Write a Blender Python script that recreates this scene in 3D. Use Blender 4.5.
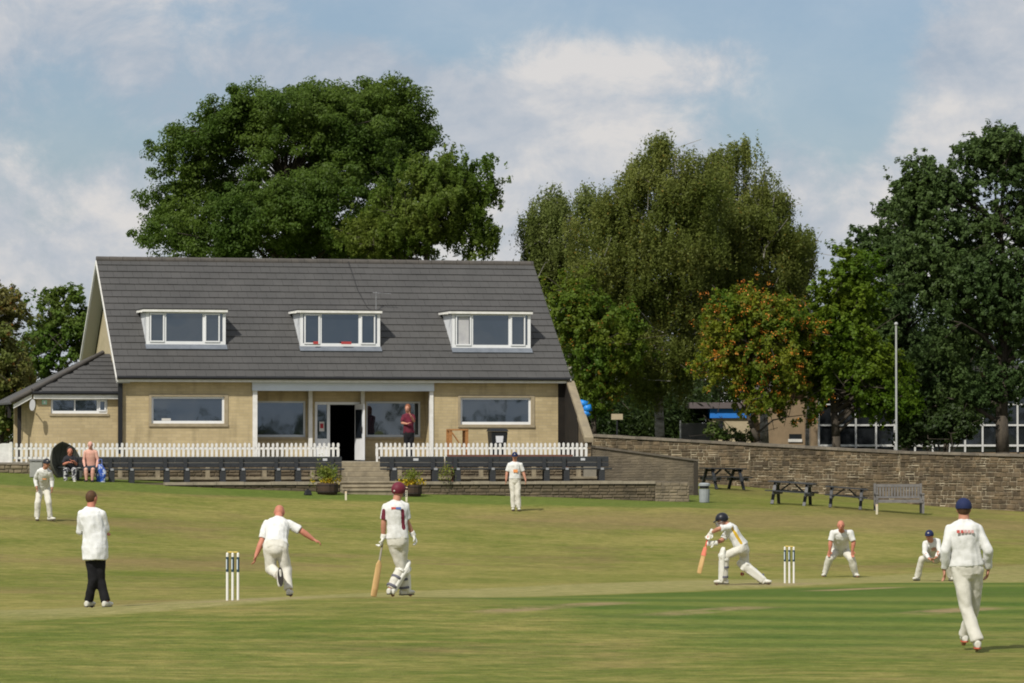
import bpy, math, random
import numpy as np
from mathutils import Vector, Matrix, noise as mnoise

for o in list(bpy.data.objects): bpy.data.objects.remove(o)
SC = bpy.context.scene
COL = SC.collection
R = math.radians

# ------------------------------------------------------------------ camera
F = 3843.0                      # focal length in pixels of a 1024 px wide frame
CZ = 2.5                        # eye height above the middle of the ground
TILT = math.atan((440 - 341.5) / F)
cam = bpy.data.cameras.new('camera'); camo = bpy.data.objects.new('camera', cam)
COL.objects.link(camo); SC.camera = camo
cam.sensor_width = 36; cam.lens = F / 1024 * 36
cam.clip_start = 1; cam.clip_end = 6000
camo.location = (0, 0, CZ); camo.rotation_euler = (R(90) + TILT, 0, 0)

# ------------------------------------------------------------------ sun and sky
SUN_EL, SUN_AZ = R(46), R(180 + 30)          # azimuth clockwise from +Y; behind the camera, to its left
sv = Vector((math.sin(SUN_AZ) * math.cos(SUN_EL), math.cos(SUN_AZ) * math.cos(SUN_EL), math.sin(SUN_EL)))
sl = bpy.data.lights.new('sun', 'SUN'); sl.energy = 4.0; sl.angle = R(0.5); sl.color = (1, .95, .86)
so = bpy.data.objects.new('sun', sl); COL.objects.link(so)
so.rotation_euler = sv.to_track_quat('Z', 'Y').to_euler(); so.location = (0, 0, 60)
SC.view_settings.view_transform = 'Standard'; SC.view_settings.look = 'None'
SC.view_settings.exposure = 0.05; SC.view_settings.gamma = 1
SC.render.engine = 'CYCLES'
SC.cycles.max_bounces = 6; SC.cycles.diffuse_bounces = 2; SC.cycles.transparent_max_bounces = 4
SC.cycles.pixel_filter_type = 'BLACKMAN_HARRIS'; SC.cycles.filter_width = 1.9

W = bpy.data.worlds.new('World'); SC.world = W; W.use_nodes = True
def world():
    nt = W.node_tree; N = nt.nodes; L = nt.links; N.clear()
    def nd(t, **k):
        n = N.new(t)
        for a, b in k.items(): setattr(n, a, b)
        return n
    def math_(op, a, b=None, c=None):
        n = nd('ShaderNodeMath', operation=op)
        for i, x in enumerate((a, b, c)):
            if x is None: continue
            if isinstance(x, (int, float)): n.inputs[i].default_value = x
            else: L.new(x, n.inputs[i])
        return n.outputs[0]
    sky = nd('ShaderNodeTexSky', sky_type='NISHITA', sun_disc=False, sun_elevation=SUN_EL, sun_rotation=SUN_AZ,
             air_density=1.0, dust_density=1.2, ozone_density=2.0)
    tc = nd('ShaderNodeTexCoord'); sp = nd('ShaderNodeSeparateXYZ'); L.new(tc.outputs['Generated'], sp.inputs[0])
    az = math_('MULTIPLY', math_('ARCTAN2', sp.outputs[0], sp.outputs[1]), 3.843)
    el = math_('MULTIPLY', math_('ARCSINE', sp.outputs[2]), 3.843)
    cb = nd('ShaderNodeCombineXYZ'); L.new(az, cb.inputs[0]); L.new(el, cb.inputs[1])
    def ns(scale, detail, rough, off, sx=1, sy=1, dist=0.0):
        mp = nd('ShaderNodeMapping'); mp.inputs['Location'].default_value = off; mp.inputs['Scale'].default_value = (sx, sy, 1)
        L.new(cb.outputs[0], mp.inputs[0])
        n = nd('ShaderNodeTexNoise'); n.inputs['Scale'].default_value = scale; n.inputs['Detail'].default_value = detail
        n.inputs['Roughness'].default_value = rough; n.inputs['Distortion'].default_value = dist
        L.new(mp.outputs[0], n.inputs['Vector']); return n.outputs[0]
    big = ns(3.2, 5, .55, (3.1, 1.7, 0), 1, 1.25)
    fine = ns(9, 9, .68, (7.3, 2.2, 0), 1, 1.3, .3)
    shade = ns(4.2, 5, .6, (1.3, 9.1, 0), .8, 1.5)
    # clear openings in the cloud, in (azimuth, elevation)
    holes = [(-.155, .435, .16, .05, .55), (-.06, .40, .07, .05, .4), (.10, .43, .12, .035, .55), (.33, .36, .075, .09, .75), (.28, .44, .14, .035, .6),
             (.20, .30, .05, .05, .15), (-.42, .30, .14, .04, .16), (-.35, .36, .10, .05, .1)]
    acc = None
    for (a, e, ra, re_, w) in holes:
        dx = math_('DIVIDE', math_('SUBTRACT', az, a), ra); dy = math_('DIVIDE', math_('SUBTRACT', el, e), re_)
        r2 = math_('ADD', math_('MULTIPLY', dx, dx), math_('MULTIPLY', dy, dy))
        g = math_('MULTIPLY', math_('EXPONENT', math_('MULTIPLY', r2, -1.0)), w)
        acc = g if acc is None else math_('ADD', acc, g)
    dens = math_('SUBTRACT', math_('ADD', big, math_('MULTIPLY', fine, .5)), math_('ADD', math_('MULTIPLY', acc, .62), .05))
    mr = nd('ShaderNodeMapRange', interpolation_type='SMOOTHSTEP'); L.new(dens, mr.inputs[0])
    mr.inputs[1].default_value = .41; mr.inputs[2].default_value = .66; mr.inputs[3].default_value = .22
    cr = nd('ShaderNodeValToRGB'); L.new(math_('ADD', math_('MULTIPLY', shade, .62), math_('MULTIPLY', fine, .38)), cr.inputs[0])
    cr.color_ramp.elements[0].position = .41; cr.color_ramp.elements[0].color = (.39, .45, .53, 1)
    cr.color_ramp.elements[1].position = .60; cr.color_ramp.elements[1].color = (.70, .675, .66, 1)
    e = cr.color_ramp.elements.new(.51); e.color = (.52, .545, .59, 1)
    sc_ = nd('ShaderNodeMix', data_type='RGBA', blend_type='MULTIPLY'); sc_.inputs[0].default_value = 1
    L.new(sky.outputs[0], sc_.inputs[6]); sc_.inputs[7].default_value = (.077, .081, .089, 1)
    mx = nd('ShaderNodeMix', data_type='RGBA'); L.new(math_('MULTIPLY', mr.outputs[0], .93), mx.inputs[0])
    L.new(sc_.outputs[2], mx.inputs[6]); L.new(cr.outputs[0], mx.inputs[7])
    # colours above are final radiance; the background runs at strength 0.1
    up = nd('ShaderNodeVectorMath', operation='SCALE'); up.inputs['Scale'].default_value = 10.0; L.new(mx.outputs[2], up.inputs[0])
    bg = nd('ShaderNodeBackground'); bg.inputs[1].default_value = 0.1; L.new(up.outputs[0], bg.inputs[0])
    out = nd('ShaderNodeOutputWorld'); L.new(bg.outputs[0], out.inputs[0])
world()

# ------------------------------------------------------------------ pixel helpers: where a thing stands, from bearing and distance
def P(px, py, d):
    a = TILT + math.atan((341.5 - py) / F)
    return Vector(((px - 512) / F * d, d, CZ + d * math.tan(a)))
def Zp(py, d): return P(512, py, d).z

# terrain: thin plate surface through surveyed points
CTRL = [(971, 652, 45), (233, 600, 57.5), (789, 583, 75.2), (95, 608.5, 59), (285, 597, 59.2), (395, 598, 60.7), (742, 585, 74), (840, 577, 86.4),
        (933, 581, 84.5), (44, 521, 101), (515, 511, 116), (150, 484.5, 120.6), (20, 476, 120.6), (330, 493, 121.2), (560, 498.5, 122.7), (675, 502, 124.2),
        (722, 488, 135), (792, 505, 123), (845, 508, 123), (898, 513, 123), (1010, 511, 131), (932, 506, 135), (749, 487, 142),
        (100, 668, 41), (500, 672, 41), (900, 674, 40), (-300, 600, 60), (1500, 583, 75)]
pts = np.array([[P(*c).x, P(*c).y] for c in CTRL]); zz = np.array([P(*c).z for c in CTRL])
def _phi(r): return np.where(r > 1e-9, r * r * np.log(np.maximum(r, 1e-9)), 0.0)
_n = len(pts); _K = _phi(np.linalg.norm(pts[:, None] - pts[None], axis=2)) + np.eye(_n) * .5
_A = np.zeros((_n + 3, _n + 3)); _A[:_n, :_n] = _K; _A[:_n, _n] = 1; _A[:_n, _n + 1:] = pts; _A[_n, :_n] = 1; _A[_n + 1:, :_n] = pts.T
_w = np.linalg.solve(_A, np.concatenate([zz, [0, 0, 0]]))
def ground_arr(X, Y):
    q = np.stack([np.clip(X, -24, 24), np.clip(Y, 38, 146)], -1)
    r = np.linalg.norm(q[..., None, :] - pts, axis=-1)
    return _phi(r) @ _w[:_n] + _w[_n] + q @ _w[_n + 1:]
def G(x, y): return float(ground_arr(np.array([x]), np.array([y]))[0])

# ------------------------------------------------------------------ object helpers
def tag(o, label=None, cat=None, group=None, kind=None):
    if label: o['label'] = label
    if cat: o['category'] = cat
    if group: o['group'] = group
    if kind: o['kind'] = kind
    return o
def empty(name, loc=(0, 0, 0), rz=0, label=None, cat=None, group=None):
    o = bpy.data.objects.new(name, None); COL.objects.link(o); o.location = loc; o.rotation_euler = (0, 0, rz)
    o.empty_display_size = .2
    return tag(o, label, cat, group)
KIDS = {}
def kids_of(o): return KIDS.get(o.name, [])
def link_child(o, parent):
    if parent is not None:
        o.parent = parent; KIDS.setdefault(parent.name, []).append(o)
def copy_tree(o, parent=None):
    c = o.copy(); COL.objects.link(c)
    if parent is not None: link_child(c, parent)
    for ch in list(kids_of(o)): copy_tree(ch, c)
    return c

class MB:
    def __init__(s): s.v = []; s.f = []; s.m = []
    def add(s, vs, fs, mi=0):
        k = len(s.v); s.v += [tuple(v) for v in vs]; s.f += [tuple(i + k for i in f) for f in fs]; s.m += [mi] * len(fs); return s
    def box(s, x0, x1, y0, y1, z0, z1, mi=0):
        vs = [(x0, y0, z0), (x1, y0, z0), (x1, y1, z0), (x0, y1, z0), (x0, y0, z1), (x1, y0, z1), (x1, y1, z1), (x0, y1, z1)]
        return s.add(vs, [(0, 3, 2, 1), (4, 5, 6, 7), (0, 1, 5, 4), (1, 2, 6, 5), (2, 3, 7, 6), (3, 0, 4, 7)], mi)
    def hexa(s, vs, mi=0):      # 4 bottom, 4 top
        return s.add(vs, [(0, 3, 2, 1), (4, 5, 6, 7), (0, 1, 5, 4), (1, 2, 6, 5), (2, 3, 7, 6), (3, 0, 4, 7)], mi)
    def beam(s, a, b, w, h, up=(0, 0, 1), mi=0):
        a = Vector(a); b = Vector(b); d = (b - a).normalized(); u = Vector(up)
        if abs(d.dot(u)) > .98: u = Vector((0, 1, 0))
        r = d.cross(u).normalized(); u = r.cross(d)
        r *= w / 2; u *= h / 2
        return s.hexa([a - r - u, a + r - u, b + r - u, b - r - u, a - r + u, a + r + u, b + r + u, b - r + u], mi)
    def prism(s, poly, axis, a, b, mi=0):   # poly in the two other axes, extruded along axis
        n = len(poly)
        def mk(p, t):
            if axis == 0: return (t, p[0], p[1])
            if axis == 1: return (p[0], t, p[1])
            return (p[0], p[1], t)
        vs = [mk(p, a) for p in poly] + [mk(p, b) for p in poly]
        fs = [tuple(range(n))[::-1], tuple(range(n, 2 * n))] + [(i, (i + 1) % n, n + (i + 1) % n, n + i) for i in range(n)]
        return s.add(vs, fs, mi)
    def loft(s, rings, mi=0):     # rings: (centre, side vec * a, front vec * b)
        n = 14; k = len(s.v); vs = []; fs = []
        for (c, A, B) in rings:
            for i in range(n):
                t = 2 * math.pi * i / n; vs.append(c + A * math.cos(t) + B * math.sin(t))
        for j in range(len(rings) - 1):
            for i in range(n):
                fs.append((j * n + i, j * n + (i + 1) % n, (j + 1) * n + (i + 1) % n, (j + 1) * n + i))
        fs.append(tuple(range(n))[::-1]); fs.append(tuple((len(rings) - 1) * n + i for i in range(n)))
        return s.add(vs, fs, mi)
    def cone(s, a, b, ra, rb, mi=0, mid=None):
        a = Vector(a); b = Vector(b); d = b - a
        if d.length < 1e-6: return s
        d.normalize(); u = Vector((0, 0, 1)) if abs(d.z) < .9 else Vector((0, 1, 0)); r = d.cross(u).normalized(); u = r.cross(d)
        ts = [(0, ra), (1, rb)] if mid is None else [(0, ra), mid, (1, rb)]
        return s.loft([(a.lerp(b, t), r * q, u * q) for t, q in ts], mi)
    def tube(s, ptl, rs, mi=0):
        for i in range(len(ptl) - 1): s.cone(ptl[i], ptl[i + 1], rs[i], rs[i + 1], mi)
        return s
    def ball(s, c, r, nu=14, nv=9, rot=None, mi=0):
        c = Vector(c)
        if not hasattr(r, '__len__'): r = (r, r, r)
        vs = []; fs = []
        for j in range(1, nv):
            for i in range(nu):
                p = math.pi * j / nv; t = 2 * math.pi * i / nu
                q = Vector((r[0] * math.sin(p) * math.cos(t), r[1] * math.sin(p) * math.sin(t), r[2] * math.cos(p)))
                vs.append(c + (rot @ q if rot else q))
        k = len(vs)
        for z in (1, -1):
            q = Vector((0, 0, r[2] * z)); vs.append(c + (rot @ q if rot else q))
        for j in range(nv - 2):
            for i in range(nu):
                fs.append((j * nu + i, (j + 1) * nu + i, (j + 1) * nu + (i + 1) % nu, j * nu + (i + 1) % nu))
        for i in range(nu):
            fs.append((k, i, (i + 1) % nu)); fs.append((k + 1, (nv - 2) * nu + (i + 1) % nu, (nv - 2) * nu + i))
        return s.add(vs, fs, mi)
    def mesh(s, name):
        me = bpy.data.meshes.new(name); me.from_pydata(s.v, [], s.f); me.polygons.foreach_set('material_index', s.m); me.update(); return me
    def build(s, name, mats, parent=None, smooth=False, bevel=0):
        me = s.mesh(name)
        for m in (mats if isinstance(mats, (list, tuple)) else [mats]): me.materials.append(m)
        if smooth: me.polygons.foreach_set('use_smooth', [True] * len(me.polygons))
        o = bpy.data.objects.new(name, me); COL.objects.link(o); link_child(o, parent)
        if bevel:
            b = o.modifiers.new('b', 'BEVEL'); b.width = bevel; b.segments = 1; b.limit_method = 'ANGLE'
        return o

# ------------------------------------------------------------------ materials
MATS = {}
def lin(c): return tuple(c) + (1,)
def M(name, c1, c2=None, scale=6, rough=.8, bump=0, bscale=40, detail=6, spec=.3, metal=0, island=0, st=(1, 1, 1), lo=.35, hi=.65):
    if name in MATS: return MATS[name]
    m = bpy.data.materials.new(name); m.use_nodes = True; MATS[name] = m
    nt = m.node_tree; N = nt.nodes; L = nt.links; b = N['Principled BSDF']
    b.inputs['Roughness'].default_value = rough; b.inputs['Specular IOR Level'].default_value = spec; b.inputs['Metallic'].default_value = metal
    b.inputs['Base Color'].default_value = lin(c1)
    tc = N.new('ShaderNodeTexCoord'); mp = N.new('ShaderNodeMapping'); mp.inputs['Scale'].default_value = st; L.new(tc.outputs['Object'], mp.inputs[0])
    col = None
    if c2 is not None:
        n = N.new('ShaderNodeTexNoise'); n.inputs['Scale'].default_value = scale; n.inputs['Detail'].default_value = detail; n.inputs['Roughness'].default_value = .65
        L.new(mp.outputs[0], n.inputs['Vector'])
        r = N.new('ShaderNodeMapRange'); r.inputs[1].default_value = lo; r.inputs[2].default_value = hi; L.new(n.outputs[0], r.inputs[0])
        x = N.new('ShaderNodeMix'); x.data_type = 'RGBA'; x.inputs[6].default_value = lin(c1); x.inputs[7].default_value = lin(c2); L.new(r.outputs[0], x.inputs[0])
        col = x.outputs[2]; L.new(col, b.inputs['Base Color'])
    if island:
        g = N.new('ShaderNodeNewGeometry'); r = N.new('ShaderNodeMapRange'); r.inputs[3].default_value = 1 - island; r.inputs[4].default_value = 1 + island
        L.new(g.outputs['Random Per Island'], r.inputs[0])
        v = N.new('ShaderNodeHueSaturation'); v.inputs['Color'].default_value = lin(c1)
        if col: L.new(col, v.inputs['Color'])
        L.new(r.outputs[0], v.inputs['Value']); L.new(v.outputs[0], b.inputs['Base Color'])
    if bump:
        n = N.new('ShaderNodeTexNoise'); n.inputs['Scale'].default_value = bscale; n.inputs['Detail'].default_value = 5; L.new(mp.outputs[0], n.inputs['Vector'])
        q = N.new('ShaderNodeBump'); q.inputs['Strength'].default_value = 1; q.inputs['Distance'].default_value = bump; L.new(n.outputs[0], q.inputs['Height']); L.new(q.outputs[0], b.inputs['Normal'])
    return m

def brick_mat():
    m = bpy.data.materials.new('buff_brick'); m.use_nodes = True; nt = m.node_tree; N = nt.nodes; L = nt.links; b = N['Principled BSDF']
    b.inputs['Roughness'].default_value = .9; b.inputs['Specular IOR Level'].default_value = .15
    tc = N.new('ShaderNodeTexCoord'); s = N.new('ShaderNodeSeparateXYZ'); L.new(tc.outputs['Object'], s.inputs[0])
    ad = N.new('ShaderNodeMath'); L.new(s.outputs[0], ad.inputs[0]); L.new(s.outputs[1], ad.inputs[1])
    cb = N.new('ShaderNodeCombineXYZ'); L.new(ad.outputs[0], cb.inputs[0]); L.new(s.outputs[2], cb.inputs[1])
    br = N.new('ShaderNodeTexBrick'); L.new(cb.outputs[0], br.inputs[0]); br.inputs['Scale'].default_value = 1
    br.inputs['Brick Width'].default_value = .3; br.inputs['Row Height'].default_value = .1; br.inputs['Mortar Size'].default_value = .006; br.inputs['Mortar Smooth'].default_value = .3
    br.inputs['Color1'].default_value = (.50, .405, .235, 1); br.inputs['Color2'].default_value = (.43, .345, .195, 1); br.inputs['Mortar'].default_value = (.40, .33, .22, 1); br.inputs['Bias'].default_value = -.1
    n = N.new('ShaderNodeTexNoise'); n.inputs['Scale'].default_value = .9; n.inputs['Detail'].default_value = 7; L.new(tc.outputs['Object'], n.inputs[0])
    r = N.new('ShaderNodeMapRange'); r.inputs[1].default_value = .3; r.inputs[2].default_value = .7; r.inputs[3].default_value = .84; r.inputs[4].default_value = 1.1; L.new(n.outputs[0], r.inputs[0])
    h = N.new('ShaderNodeHueSaturation'); L.new(br.outputs[0], h.inputs['Color']); mp = N.new('ShaderNodeMapping'); mp.inputs['Scale'].default_value = (2.2, 2.2, .35); L.new(tc.outputs['Object'], mp.inputs[0]); n3 = N.new('ShaderNodeTexNoise'); n3.inputs['Scale'].default_value = 1.6; n3.inputs['Detail'].default_value = 6; L.new(mp.outputs[0], n3.inputs[0])
    r3 = N.new('ShaderNodeMapRange'); r3.inputs[1].default_value = .52; r3.inputs[2].default_value = .75; r3.inputs[3].default_value = 1; r3.inputs[4].default_value = .72; L.new(n3.outputs[0], r3.inputs[0])
    mm = N.new('ShaderNodeMath'); mm.operation = 'MULTIPLY'; L.new(r.outputs[0], mm.inputs[0]); L.new(r3.outputs[0], mm.inputs[1]); L.new(mm.outputs[0], h.inputs['Value']); L.new(h.outputs[0], b.inputs['Base Color'])
    q = N.new('ShaderNodeBump'); q.inputs['Distance'].default_value = .006; q.inputs['Strength'].default_value = .6; q.invert = True; L.new(br.outputs['Fac'], q.inputs['Height']); L.new(q.outputs[0], b.inputs['Normal'])
    return m
def glass_mat(name, tint=(.012, .016, .022), refl=.16):
    m = bpy.data.materials.new(name); m.use_nodes = True; nt = m.node_tree; N = nt.nodes; L = nt.links; b = N['Principled BSDF']
    b.inputs['Base Color'].default_value = lin(tint); b.inputs['Roughness'].default_value = .6; b.inputs['Specular IOR Level'].default_value = .1
    g = N.new('ShaderNodeBsdfGlossy'); g.inputs['Roughness'].default_value = .02; g.inputs['Color'].default_value = (.75, .88, 1, 1)
    x = N.new('ShaderNodeMixShader'); x.inputs[0].default_value = refl; L.new(b.outputs[0], x.inputs[1]); L.new(g.outputs[0], x.inputs[2]); L.new(x.outputs[0], N['Material Output'].inputs[0])
    n = N.new('ShaderNodeTexNoise'); n.inputs['Scale'].default_value = .7; tc = N.new('ShaderNodeTexCoord'); L.new(tc.outputs['Object'], n.inputs[0])
    q = N.new('ShaderNodeBump'); q.inputs['Distance'].default_value = .004; L.new(n.outputs[0], q.inputs['Height']); L.new(q.outputs[0], g.inputs['Normal'])
    return m
def leaf_mat(name, c1, c2, scale=.35, trans=.3, c3=None, c3amt=.06):
    m = bpy.data.materials.new(name); m.use_nodes = True; nt = m.node_tree; N = nt.nodes; L = nt.links; b = N['Principled BSDF']
    b.inputs['Roughness'].default_value = .55; b.inputs['Specular IOR Level'].default_value = .25
    tc = N.new('ShaderNodeTexCoord'); n = N.new('ShaderNodeTexNoise'); n.inputs['Scale'].default_value = scale; n.inputs['Detail'].default_value = 3; L.new(tc.outputs['Object'], n.inputs[0])
    r = N.new('ShaderNodeMapRange'); r.inputs[1].default_value = .38; r.inputs[2].default_value = .62; L.new(n.outputs[0], r.inputs[0])
    x = N.new('ShaderNodeMix'); x.data_type = 'RGBA'; x.inputs[6].default_value = lin(c1); x.inputs[7].default_value = lin(c2); L.new(r.outputs[0], x.inputs[0])
    g = N.new('ShaderNodeNewGeometry'); rr = N.new('ShaderNodeMapRange'); rr.inputs[3].default_value = .6; rr.inputs[4].default_value = 1.4; L.new(g.outputs['Random Per Island'], rr.inputs[0]); rr.inputs[3].default_value = .75; rr.inputs[4].default_value = 1.25
    h = N.new('ShaderNodeHueSaturation'); L.new(x.outputs[2], h.inputs['Color']); L.new(rr.outputs[0], h.inputs['Value'])
    col = h.outputs[0]
    if c3 is not None:
        gt = N.new('ShaderNodeMath'); gt.operation = 'LESS_THAN'; fr = N.new('ShaderNodeMath'); fr.operation = 'FRACT'; mu = N.new('ShaderNodeMath'); mu.operation = 'MULTIPLY'; mu.inputs[1].default_value = 37.7
        L.new(g.outputs['Random Per Island'], mu.inputs[0]); L.new(mu.outputs[0], fr.inputs[0]); L.new(fr.outputs[0], gt.inputs[0])
        n2 = N.new('ShaderNodeTexNoise'); n2.inputs['Scale'].default_value = .8; L.new(tc.outputs['Object'], n2.inputs[0])
        r2 = N.new('ShaderNodeMapRange'); r2.inputs[1].default_value = .42; r2.inputs[2].default_value = .65; r2.inputs[4].default_value = c3amt * 3; L.new(n2.outputs[0], r2.inputs[0]); L.new(r2.outputs[0], gt.inputs[1])
        y = N.new('ShaderNodeMix'); y.data_type = 'RGBA'; L.new(gt.outputs[0], y.inputs[0]); L.new(col, y.inputs[6]); y.inputs[7].default_value = lin(c3); col = y.outputs[2]
    L.new(col, b.inputs['Base Color'])
    t = N.new('ShaderNodeBsdfTranslucent'); L.new(col, t.inputs[0]); s = N.new('ShaderNodeMixShader'); s.inputs[0].default_value = min(.55, trans + .1)
    L.new(b.outputs[0], s.inputs[1]); L.new(t.outputs[0], s.inputs[2]); L.new(s.outputs[0], N['Material Output'].inputs[0])
    return m

BRICK = brick_mat()
GLASS = glass_mat('window_glass'); GLASS2 = glass_mat('far_glass', (.01, .012, .014), .05)
UPVC = M('white_upvc', (.78, .79, .8), (.72, .73, .74), 2, .35, spec=.5)
WPAINT = M('white_paint', (.8, .79, .76), (.66, .65, .61), 5, .6, bump=.002, bscale=30)
FASCIA = M('fascia_board', (.62, .65, .67), (.54, .57, .6), 1.2, .55)
TILE = M('roof_tile', (.080, .078, .076), (.066, .065, .064), .8, .85, bump=.004, bscale=60, island=.035)
TRIDGE = M('ridge_tile', (.1, .09, .08), (.07, .065, .06), 3, .85)
GUTTER = M('black_gutter', (.015, .016, .018), rough=.45)
LEAD = M('lead_flashing', (.17, .19, .22), (.13, .145, .17), 4, .6)
SILL = M('stone_sill', (.36, .3, .2), (.28, .235, .16), 5, .9)
STONE = M('field_stone', (.185, .135, .08), (.08, .062, .042), 2.0, .95, bump=.012, bscale=22, island=.4, lo=.3, hi=.62)
MORTAR = M('lime_mortar', (.16, .135, .09), (.5, .44, .32), .8, .95, bump=.01, bscale=30, lo=.45, hi=.58)
COPE = M('coping_stone', (.17, .145, .11), (.11, .095, .075), 4, .95, bump=.01, bscale=20, island=.2)
TSTONE = M('terrace_stone', (.16, .125, .08), (.085, .07, .048), 2.2, .95, bump=.008, bscale=25, island=.22)
TMORT = M('terrace_mortar', (.12, .1, .07), (.07, .06, .045), 2, .95)
STEPS = M('step_stone', (.34, .29, .2), (.2, .17, .12), 3, .9, bump=.006, bscale=20)
RENDERW = M('weathered_render', (.2, .165, .115), (.105, .09, .07), .9, .95, bump=.01, bscale=14)
PAVING = M('terrace_paving', (.3, .27, .21), (.22, .2, .16), 1.5, .9)
DARKW = M('charcoal_timber', (.021, .023, .026), (.036, .039, .043), 5, .5, bump=.003, bscale=14, st=(1, 6, 6), spec=.5)
GREYW = M('weathered_timber', (.28, .25, .21), (.19, .17, .15), 6, .85, st=(1, 5, 5), bump=.004)
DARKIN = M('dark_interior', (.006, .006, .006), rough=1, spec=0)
BLACK = M('black_plastic', (.012, .013, .015), (.02, .021, .023), 5, .5)
WOOD = M('orange_timber', (.42, .2, .07), (.3, .14, .05), 4, .6, st=(1, 1, 5))
SHADOW = M('shadow_dark_stone', (.02, .016, .012), (.012, .01, .008), 3, .95, bump=.01, bscale=20)  # stone darkened to stand in for shadow on the wing wall
BARK = M('grey_bark', (.085, .07, .052), (.04, .034, .027), 6, .95, bump=.03, bscale=10, st=(1, 1, .3))
BIRCH = M('birch_bark', (.42, .4, .36), (.07, .06, .05), 2.5, .8, bump=.01, bscale=8, st=(.6, .6, 2))

# ------------------------------------------------------------------ ground
A0 = P(233, 600, 57.5); B0 = P(789, 583, 75.2)
def grass_mat():
    m = bpy.data.materials.new('mown_grass'); m.use_nodes = True; nt = m.node_tree; N = nt.nodes; L = nt.links; b = N['Principled BSDF']
    b.inputs['Roughness'].default_value = .95; b.inputs['Specular IOR Level'].default_value = .08
    geo = N.new('ShaderNodeNewGeometry'); pos = geo.outputs['Position']
    def mth(op, a, b_=None, c=None):
        n = N.new('ShaderNodeMath'); n.operation = op
        for i, x in enumerate((a, b_, c)):
            if x is None: continue
            if isinstance(x, (int, float)): n.inputs[i].default_value = x
            else: L.new(x, n.inputs[i])
        return n.outputs[0]
    def ns(scale, detail=5, rough=.6, off=(0, 0, 0), st=(1, 1, 1), rz=0):
        mp = N.new('ShaderNodeMapping'); mp.inputs['Location'].default_value = off; mp.inputs['Scale'].default_value = st; mp.inputs['Rotation'].default_value = (0, 0, rz); L.new(pos, mp.inputs[0])
        n = N.new('ShaderNodeTexNoise'); n.inputs['Scale'].default_value = scale; n.inputs['Detail'].default_value = detail; n.inputs['Roughness'].default_value = rough; L.new(mp.outputs[0], n.inputs[0]); return n.outputs[0]
    def ss(x, a, b_, c=0, d=1):
        r = N.new('ShaderNodeMapRange'); r.interpolation_type = 'SMOOTHSTEP'; L.new(x, r.inputs[0]); r.inputs[1].default_value = a; r.inputs[2].default_value = b_; r.inputs[3].default_value = c; r.inputs[4].default_value = d; return r.outputs[0]
    def mix(f, a, c):
        x = N.new('ShaderNodeMix'); x.data_type = 'RGBA'
        if isinstance(f, float): x.inputs[0].default_value = f
        else: L.new(f, x.inputs[0])
        for i, q in ((6, a), (7, c)):
            if isinstance(q, tuple): x.inputs[i].default_value = lin(q)
            else: L.new(q, x.inputs[i])
        return x.outputs[2]
    sp = N.new('ShaderNodeSeparateXYZ'); L.new(pos, sp.inputs[0]); X, Y = sp.outputs[0], sp.outputs[1]
    t = Vector((B0.x - A0.x, B0.y - A0.y)).normalized(); n_ = Vector((t.y, -t.x))
    wob = mth('MULTIPLY', mth('SUBTRACT', ns(.6, 4), .5), 1.0)
    a = mth('ADD', mth('MULTIPLY', mth('SUBTRACT', X, A0.x), t.x), mth('MULTIPLY', mth('SUBTRACT', Y, A0.y), t.y))
    bb = mth('ADD', mth('MULTIPLY', mth('SUBTRACT', X, A0.x), n_.x), mth('MULTIPLY', mth('SUBTRACT', Y, A0.y), n_.y))
    big = ns(.11, 6, .62, (4, 2, 0)); med = ns(.42, 6, .6, (1, 7, 0), (1, .7, 1)); fin = ns(3.5, 5, .7)
    vf = ns(16, 3, .7); vm = ns(7, 4, .75, (3, 3, 0), (.6, 1, 1))
    mid = ns(1.3, 6, .65, (5, 1, 0), (.55, 1, 1)); mixv = mth('ADD', mth('ADD', mth('MULTIPLY', big, .5), mth('MULTIPLY', med, .35)), mth('ADD', mth('MULTIPLY', fin, .32), mth('MULTIPLY', mid, .35)))
    dry = ss(mixv, .58, .93)
    green = (.122, .148, .024); straw = (.262, .228, .070); brown = (.20, .14, .065); lush = (.085, .135, .022)
    col = mix(dry, green, straw)
    br = ss(mth('ADD', ns(.09, 5, .6, (11, 3, 0)), mth('MULTIPLY', ns(.7, 4), .2)), .60, .76)
    col = mix(mth('MULTIPLY', br, .6), col, brown)
    # bare trodden strip of the outfield near the far boundary
    d1 = mth('SUBTRACT', Y, mth('ADD', 112.0, mth('MULTIPLY', X, .35))); d1 = mth('ABSOLUTE', mth('ADD', d1, mth('MULTIPLY', wob, 9)))
    rb = mth('MULTIPLY', ss(d1, 7, 1.5), mth('MULTIPLY', ss(X, -4, 3), .55)); col = mix(rb, col, (.235, .165, .08))
    # foreground: greener sward
    fg = mth('MULTIPLY', ss(mth('ADD', Y, mth('MULTIPLY', wob, 8)), 62, 50), .45); col = mix(mth('MULTIPLY', fg, ss(mid, .62, .42)), col, (.078, .122, .018))
    # prepared square with mown stripes beside the pitch
    sq = mth('MULTIPLY', mth('MULTIPLY', ss(mth('ADD', bb, wob), 1.2, 2.0), ss(mth('ADD', bb, mth('MULTIPLY', wob, 5)), 16, 11)), ss(mth('ADD', mth('ADD', a, bb), mth('MULTIPLY', wob, 4)), 3, 6.5))
    yd = mth('SUBTRACT', mth('ADD', Y, mth('MULTIPLY', wob, .7)), 68.0); ph = mth('ADD', mth('MULTIPLY', yd, -.150), mth('MULTIPLY', mth('MULTIPLY', yd, mth('ADD', yd, 13.3)), .01466)); stv = mth('COSINE', mth('MULTIPLY', ph, 2 * math.pi)); stv = mth('MULTIPLY', stv, -1.0); st = ss(stv, -.9, .9)
    sqc = mix(st, (.062, .118, .016), (.13, .172, .032))
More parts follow.
